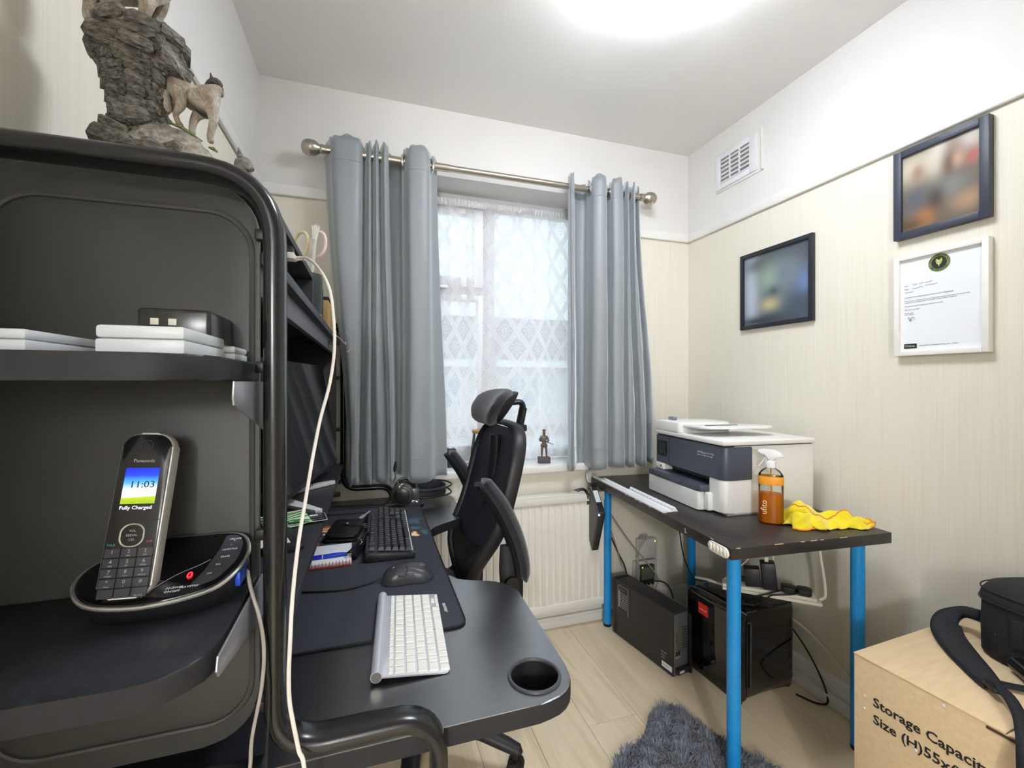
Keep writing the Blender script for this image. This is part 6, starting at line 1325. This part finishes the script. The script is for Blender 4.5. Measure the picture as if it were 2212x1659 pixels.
disc(0, .0275, .0001, M_dg, 'emblem_disc'); disc(.0195, .0270, .0003, M_ol, 'emblem_ring')
for s in (-1, 1):
    MB(WT @ Matrix.Translation((0, .120, .0006))).prism([(s*.0015, -.006), (s*.0028, .010), (s*.0075, .0125), (s*.0085, .004), (s*.005, -.005)], 0, .0003).build('emblem_wing', M_gd, lt)
MB(WT @ Matrix.Translation((0, .120, .0006))).prism([(-.0012, .008), (.0012, .008), (.0012, -.008), (0, -.0125), (-.0012, -.008)], 0, .0006).box((-.0045, .004, 0), (.0045, .0055, .0006)).build('emblem_dagger', M_white, lt)
def around(s, r, a0, a1, up):
    b = bmesh.new()
    for k, c in enumerate(s):
        a = radians(a0+(a1-a0)*k/(len(s)-1)); M = WT @ Matrix.Translation((r*cos(a), .120+r*sin(a), .0007)) @ Matrix.Rotation(a-pi/2 if up else a+pi/2, 4, 'Z')
        if c == ' ': continue
        o = text(c, .0060, M, M_dg, lt, 'x', 'CENTER'); b.from_mesh(o.data); m_ = o.data; D.objects.remove(o); D.meshes.remove(m_)
    me = D.meshes.new('emblem_lettering'); b.to_mesh(me); b.free(); me.materials.append(M_dg); o = D.objects.new('emblem_lettering', me); C.objects.link(o); o.parent = lt
around('SPECIAL AIR SERVICE', .0232, 170, 10, True); around('WHO DARES WINS', .0232, 215, 325, False)
lines = [('Date:', -.092, .064), ('Name:', -.092, .053), ('Organisation:', -.092, .043), ('Thank you for your help and supporting our charity Talking2Minds.', -.092, .026), ('We are a forces charity that helps ex and still serving members of the British Forces with their', -.092, .014), ('treatment and assistance with P.T.S.D. and a range of other conditions.', -.092, .009), ('The charity founded by Bob Paxman (former 22 SAS).', -.092, -.003), ('Thank you once again.', -.092, -.014), ('Rob Paxman', -.092, -.025), ('R Dan Charity', -.092, -.030), ('Talking2Minds is a Registered Charity No. 1130142', -.052, -.132)]
for s, x, y in lines: text(s, .0047 if len(s) < 90 else .0043, WT @ Matrix.Translation((x, y, .0002)), M_ink, lt, depth=.0001)
rnd = random.Random(2)
for (x, y, w) in ((-.070, .065, .014), (-.052, .066, .012), (-.036, .067, .018), (-.070, .054, .028), (-.036, .056, .032)):
    MB(WT).tube(catmull([(x+w*k/8, y+rnd.uniform(-.0018, .0018), .0004) for k in range(9)], 3), .0004, 4).build('handwriting', M_dark, lt)
MB(WT).tube(catmull([(-.080+.012*sin(k*1.3)*.5+k*.001, -.045+.007*cos(k*1.9), .0004) for k in range(12)], 4), .00035, 4).build('signature', M_ink, lt)
MB(WT).box((-.093, -.140, .0001), (-.058, -.125, .0004)).build('charity_logo', M_dg, lt, smooth=False); text('T2Minds', .0082, WT @ Matrix.Translation((-.0915, -.1325, .0006)), mat('pale green print', 'c9d8c0', .6, var=.02), lt)

# ---------------------------------------------------------------- air vent
av = thing('air_vent', 'white plastic louvred air vent high on the right wall', 'air vent', (XR, 1.69, 2.2))
VY0, VY1, VZ0, VZ1 = 1.806, 1.555, 2.188, 2.360
MB().box((XR-.004, VY1-.03, VZ0-.012), (XR-.0003, VY0+.005, VZ1+.012), .0015).build('back_board', M_paint, av)
MB().box((XR-.014, VY1-.030, VZ0-.012), (XR-.0042, VY1-.024, VZ1+.012), .001).build('side_lip', M_paint, av)
b1, b2 = 1.775, 1.600; M_v = mat('vent white plastic', 'e6e6ea', .4, var=.02)
MB().box((XR-.0095, VY1, VZ0), (XR-.0042, b2, VZ1), .001).build('grille_side', M_v, av); MB().box((XR-.0095, b1, VZ0), (XR-.0042, VY0, VZ1), .001).build('grille_side', M_v, av)
MB().box((XR-.0094, b2+.0001, VZ0), (XR-.0042, b1-.0001, VZ0+.024), .001).build('grille_rail', M_v, av); MB().box((XR-.0094, b2+.0001, VZ1-.024), (XR-.0042, b1-.0001, VZ1), .001).build('grille_rail', M_v, av)
for y in (1.716, 1.658): MB().box((XR-.0094, y-.004, VZ0+.0241), (XR-.0042, y+.004, VZ1-.0241), .0008).build('grille_bar', M_v, av)
for k in range(6):
    z = VZ0+.030+.0208*k
    for (ya, yb) in ((1.600, 1.654), (1.662, 1.712), (1.720, 1.775)): MB(place((XR-.0068, (ya+yb)/2, z), ry=35)).cbox((0, 0, 0), (.0060, yb-ya-.0005, .010), .0008, 1).build('louvre', M_v, av)
MB().box((XR-.0043, b2, VZ0+.02), (XR-.0040, b1, VZ1-.02)).build('duct_shadow', mat('duct shade grey', '8d8a86', .8, var=.1), av, smooth=False)  # thin sheet behind the louvres; the duct's shade is put into its grey

# ================================================================= cardboard box and camera bag
cbx = thing('cardboard_box', 'large brown cardboard box with printed storage text, lower right', 'cardboard box', (1.187, .806, 0), 2.8)
M_card = mat('kraft card', 'd8bf98', .85, var=.06, vs=14, stretch=(1, 6, 6), bump=.08, bs=300)
BL, BW, BH = .486, .56, .520
MB().box((0, -BW, 0), (BL, 0, BH-.004), .002).build('carton', M_card, cbx, local=True)
MB().box((-.001, -BW/2+.0015, BH-.0038), (BL+.001, .001, BH), .0012).build('flap', M_card, cbx, local=True); MB().box((-.001, -BW-.001, BH-.0038), (BL+.001, -BW/2-.0015, BH-.0002), .0012).build('flap', M_card, cbx, local=True)
MB().box((-.0008, -.345, BH-.012), (.0012, -.250, BH-.006)).build('corrugated_slot', mat('dark corrugation', '4b3c2a', .9, var=.3, vs=400), cbx, local=True, smooth=False)
BT = Matrix(((0, 0, -1, -.0006), (-1, 0, 0, 0), (0, 1, 0, 0), (0, 0, 0, 1))); M_bk = mat('black box print', '232323', .7, var=.05)
text('Storage Capacity 110L', .0315, BT @ Matrix.Translation((.044, .421, 0)), M_bk, cbx, local=True, bold=.0006); text('Size (H)55x(W)40x(D)50cm', .0315, BT @ Matrix.Translation((.044, .379, 0)), M_bk, cbx, local=True, bold=.0006)
for (x, y) in ((.026, .424), (.025, .392), (.132, .370), (.182, .507)): MB(BT).ball((x, y, .0005), .003, 8, sc=(1, 1.3, .3)).build('torn_fibre', M_white, cbx, local=True)
bg = thing('camera_bag', 'black padded camera bag with shoulder strap lying on the cardboard box', 'bag', (1.56, .60, .5205))
M_ny = mat('black nylon', '1c1d22', .75, var=.15, vs=300, bump=.5, bs=700)
bo_ = [(p.x, p.y) for p in catmull([(1.478, .652, 0), (1.500, .705, 0), (1.555, .722, 0), (1.62, .70, 0), (1.655, .64, 0), (1.650, .52, 0), (1.63, .42, 0), (1.56, .40, 0), (1.50, .44, 0), (1.475, .55, 0)], 5, closed=True)]
bc = (1.565, .57)
def bring(s, z): return [(bc[0]+(x-bc[0])*s, bc[1]+(y-bc[1])*s, z) for x, y in bo_]
MB().grid([bring(.93, .5208), bring(.99, .530), bring(1.0, .60), bring(.985, .662)], closed_u=True, caps=True).build('body', M_ny, bg)
MB().grid([bring(1.0, .664), bring(1.01, .670), bring(.99, .682), bring(.90, .702), bring(.70, .716), bring(.3, .722)], closed_u=True, caps=True).build('lid', M_ny, bg)
MB().tube(bring(1.008, .663), .0032, 8, closed=True).build('zip', mat('zip black', '0e0e10', .4, var=.1, bump=.5, bs=900), bg); MB().tube(bring(1.0, .690), .0016, 6, closed=True).build('piping', M_dark, bg)
MB().box((1.470, .600, .575), (1.478, .640, .645), .004).build('side_pocket', M_ny, bg)
MB().tube(fillet([(1.466, .585, .60), (1.463, .585, .635), (1.463, .605, .640), (1.466, .610, .60)], .006), .003, 8).build('buckle', M_alu, bg)
MB().box((1.482, .664, .585), (1.488, .672, .600), .001).build('orange_tab', mat('orange tab', 'c8743a', .6, var=.05), bg)
def strap(P, w, th, nm='strap', up=(0, 0, 1)):
    MB().tube(catmull(P, 6), th, 8, ref=up, r2=w).build(nm, M_ny, bg)
# padded shoulder piece: wide flat band lying over the box top
pts = [(1.53, .720, .60), (1.575, .772, .575), (1.555, .800, .545), (1.500, .775, .532), (1.435, .715, .527), (1.375, .650, .526), (1.330, .605, .527)]
cl = catmull([Vector(p) for p in pts], 6); rows = []
for i, p in enumerate(cl):
    t = (cl[min(i+1, len(cl)-1)]-cl[max(i-1, 0)]).normalized(); f = i/(len(cl)-1.0); s = t.cross(Vector((0, 0, 1))).normalized(); tw = max(0, 1-f*2.2); s = (s*(1-tw)+Vector((.1, -.1, 1)).normalized()*tw).normalized()
    w = .013 + .019*sin(pi*min(1, max(0, (f-.15)/.85)))**.7
    rows.append([p - s*w, p - s*w*.5 + Vector((0, 0, .002)), p + Vector((0, 0, .003)), p + s*w*.5 + Vector((0, 0, .002)), p + s*w])
o = MB().grid(rows).build('shoulder_pad', mat('ribbed pad', '222328', .8, var=.3, vs=260, bump=.6, bs=500), bg); md = o.modifiers.new('t', 'SOLIDIFY'); md.thickness = .007; md.offset = 1
MB().tube([r[0] for r in rows], .0028, 8).build('pad_edge', M_ny, bg); MB().tube([r[4] for r in rows], .0028, 8).build('pad_edge', M_ny, bg)
def ribbon(P, w, nm='webbing', twist=None):
    cl = catmull([Vector(p) for p in P], 6); rows = []
    for i, p in enumerate(cl):
        t = (cl[min(i+1, len(cl)-1)]-cl[max(i-1, 0)]).normalized(); s = t.cross(Vector((-.25, 0, 1))).normalized()*w
        rows.append([p-s, p+s])
    o = MB().grid(rows).build(nm, M_ny, bg); md = o.modifiers.new('t', 'SOLIDIFY'); md.thickness = .002; md.offset = 0
ribbon([(1.345, .640, .532), (1.325, .600, .540), (1.295, .565, .545), (1.260, .535, .538), (1.225, .515, .530), (1.195, .500, .520), (1.178, .492, .490), (1.172, .488, .45), (1.168, .482, .41)], .011)
ribbon([(1.355, .615, .530), (1.40, .575, .530), (1.45, .54, .532), (1.50, .50, .56)], .010)
MB(place((1.312, .598, .537), rz=50, rx=12)).prism(rrect(.042, .020, .005, 4), 0, .006, bev=.0015).build('strap_buckle', M_plast, bg)
tp = thing('black_tube', 'short glossy black tube lying on the box beside the bag', 'tube', (1.43, .60, .53))
MB().tube([(1.470, .625, .541), (1.41, .55, .541), (1.36, .49, .541)], .0185, 20).build('tube', mat('gloss black tube', '17181b', .15, var=.05), tp); MB().tube([(1.4735, .6294, .541), (1.470, .625, .541)], .0175, 20).build('end_cap', M_dark, tp)
S.cycles.use_denoising = True
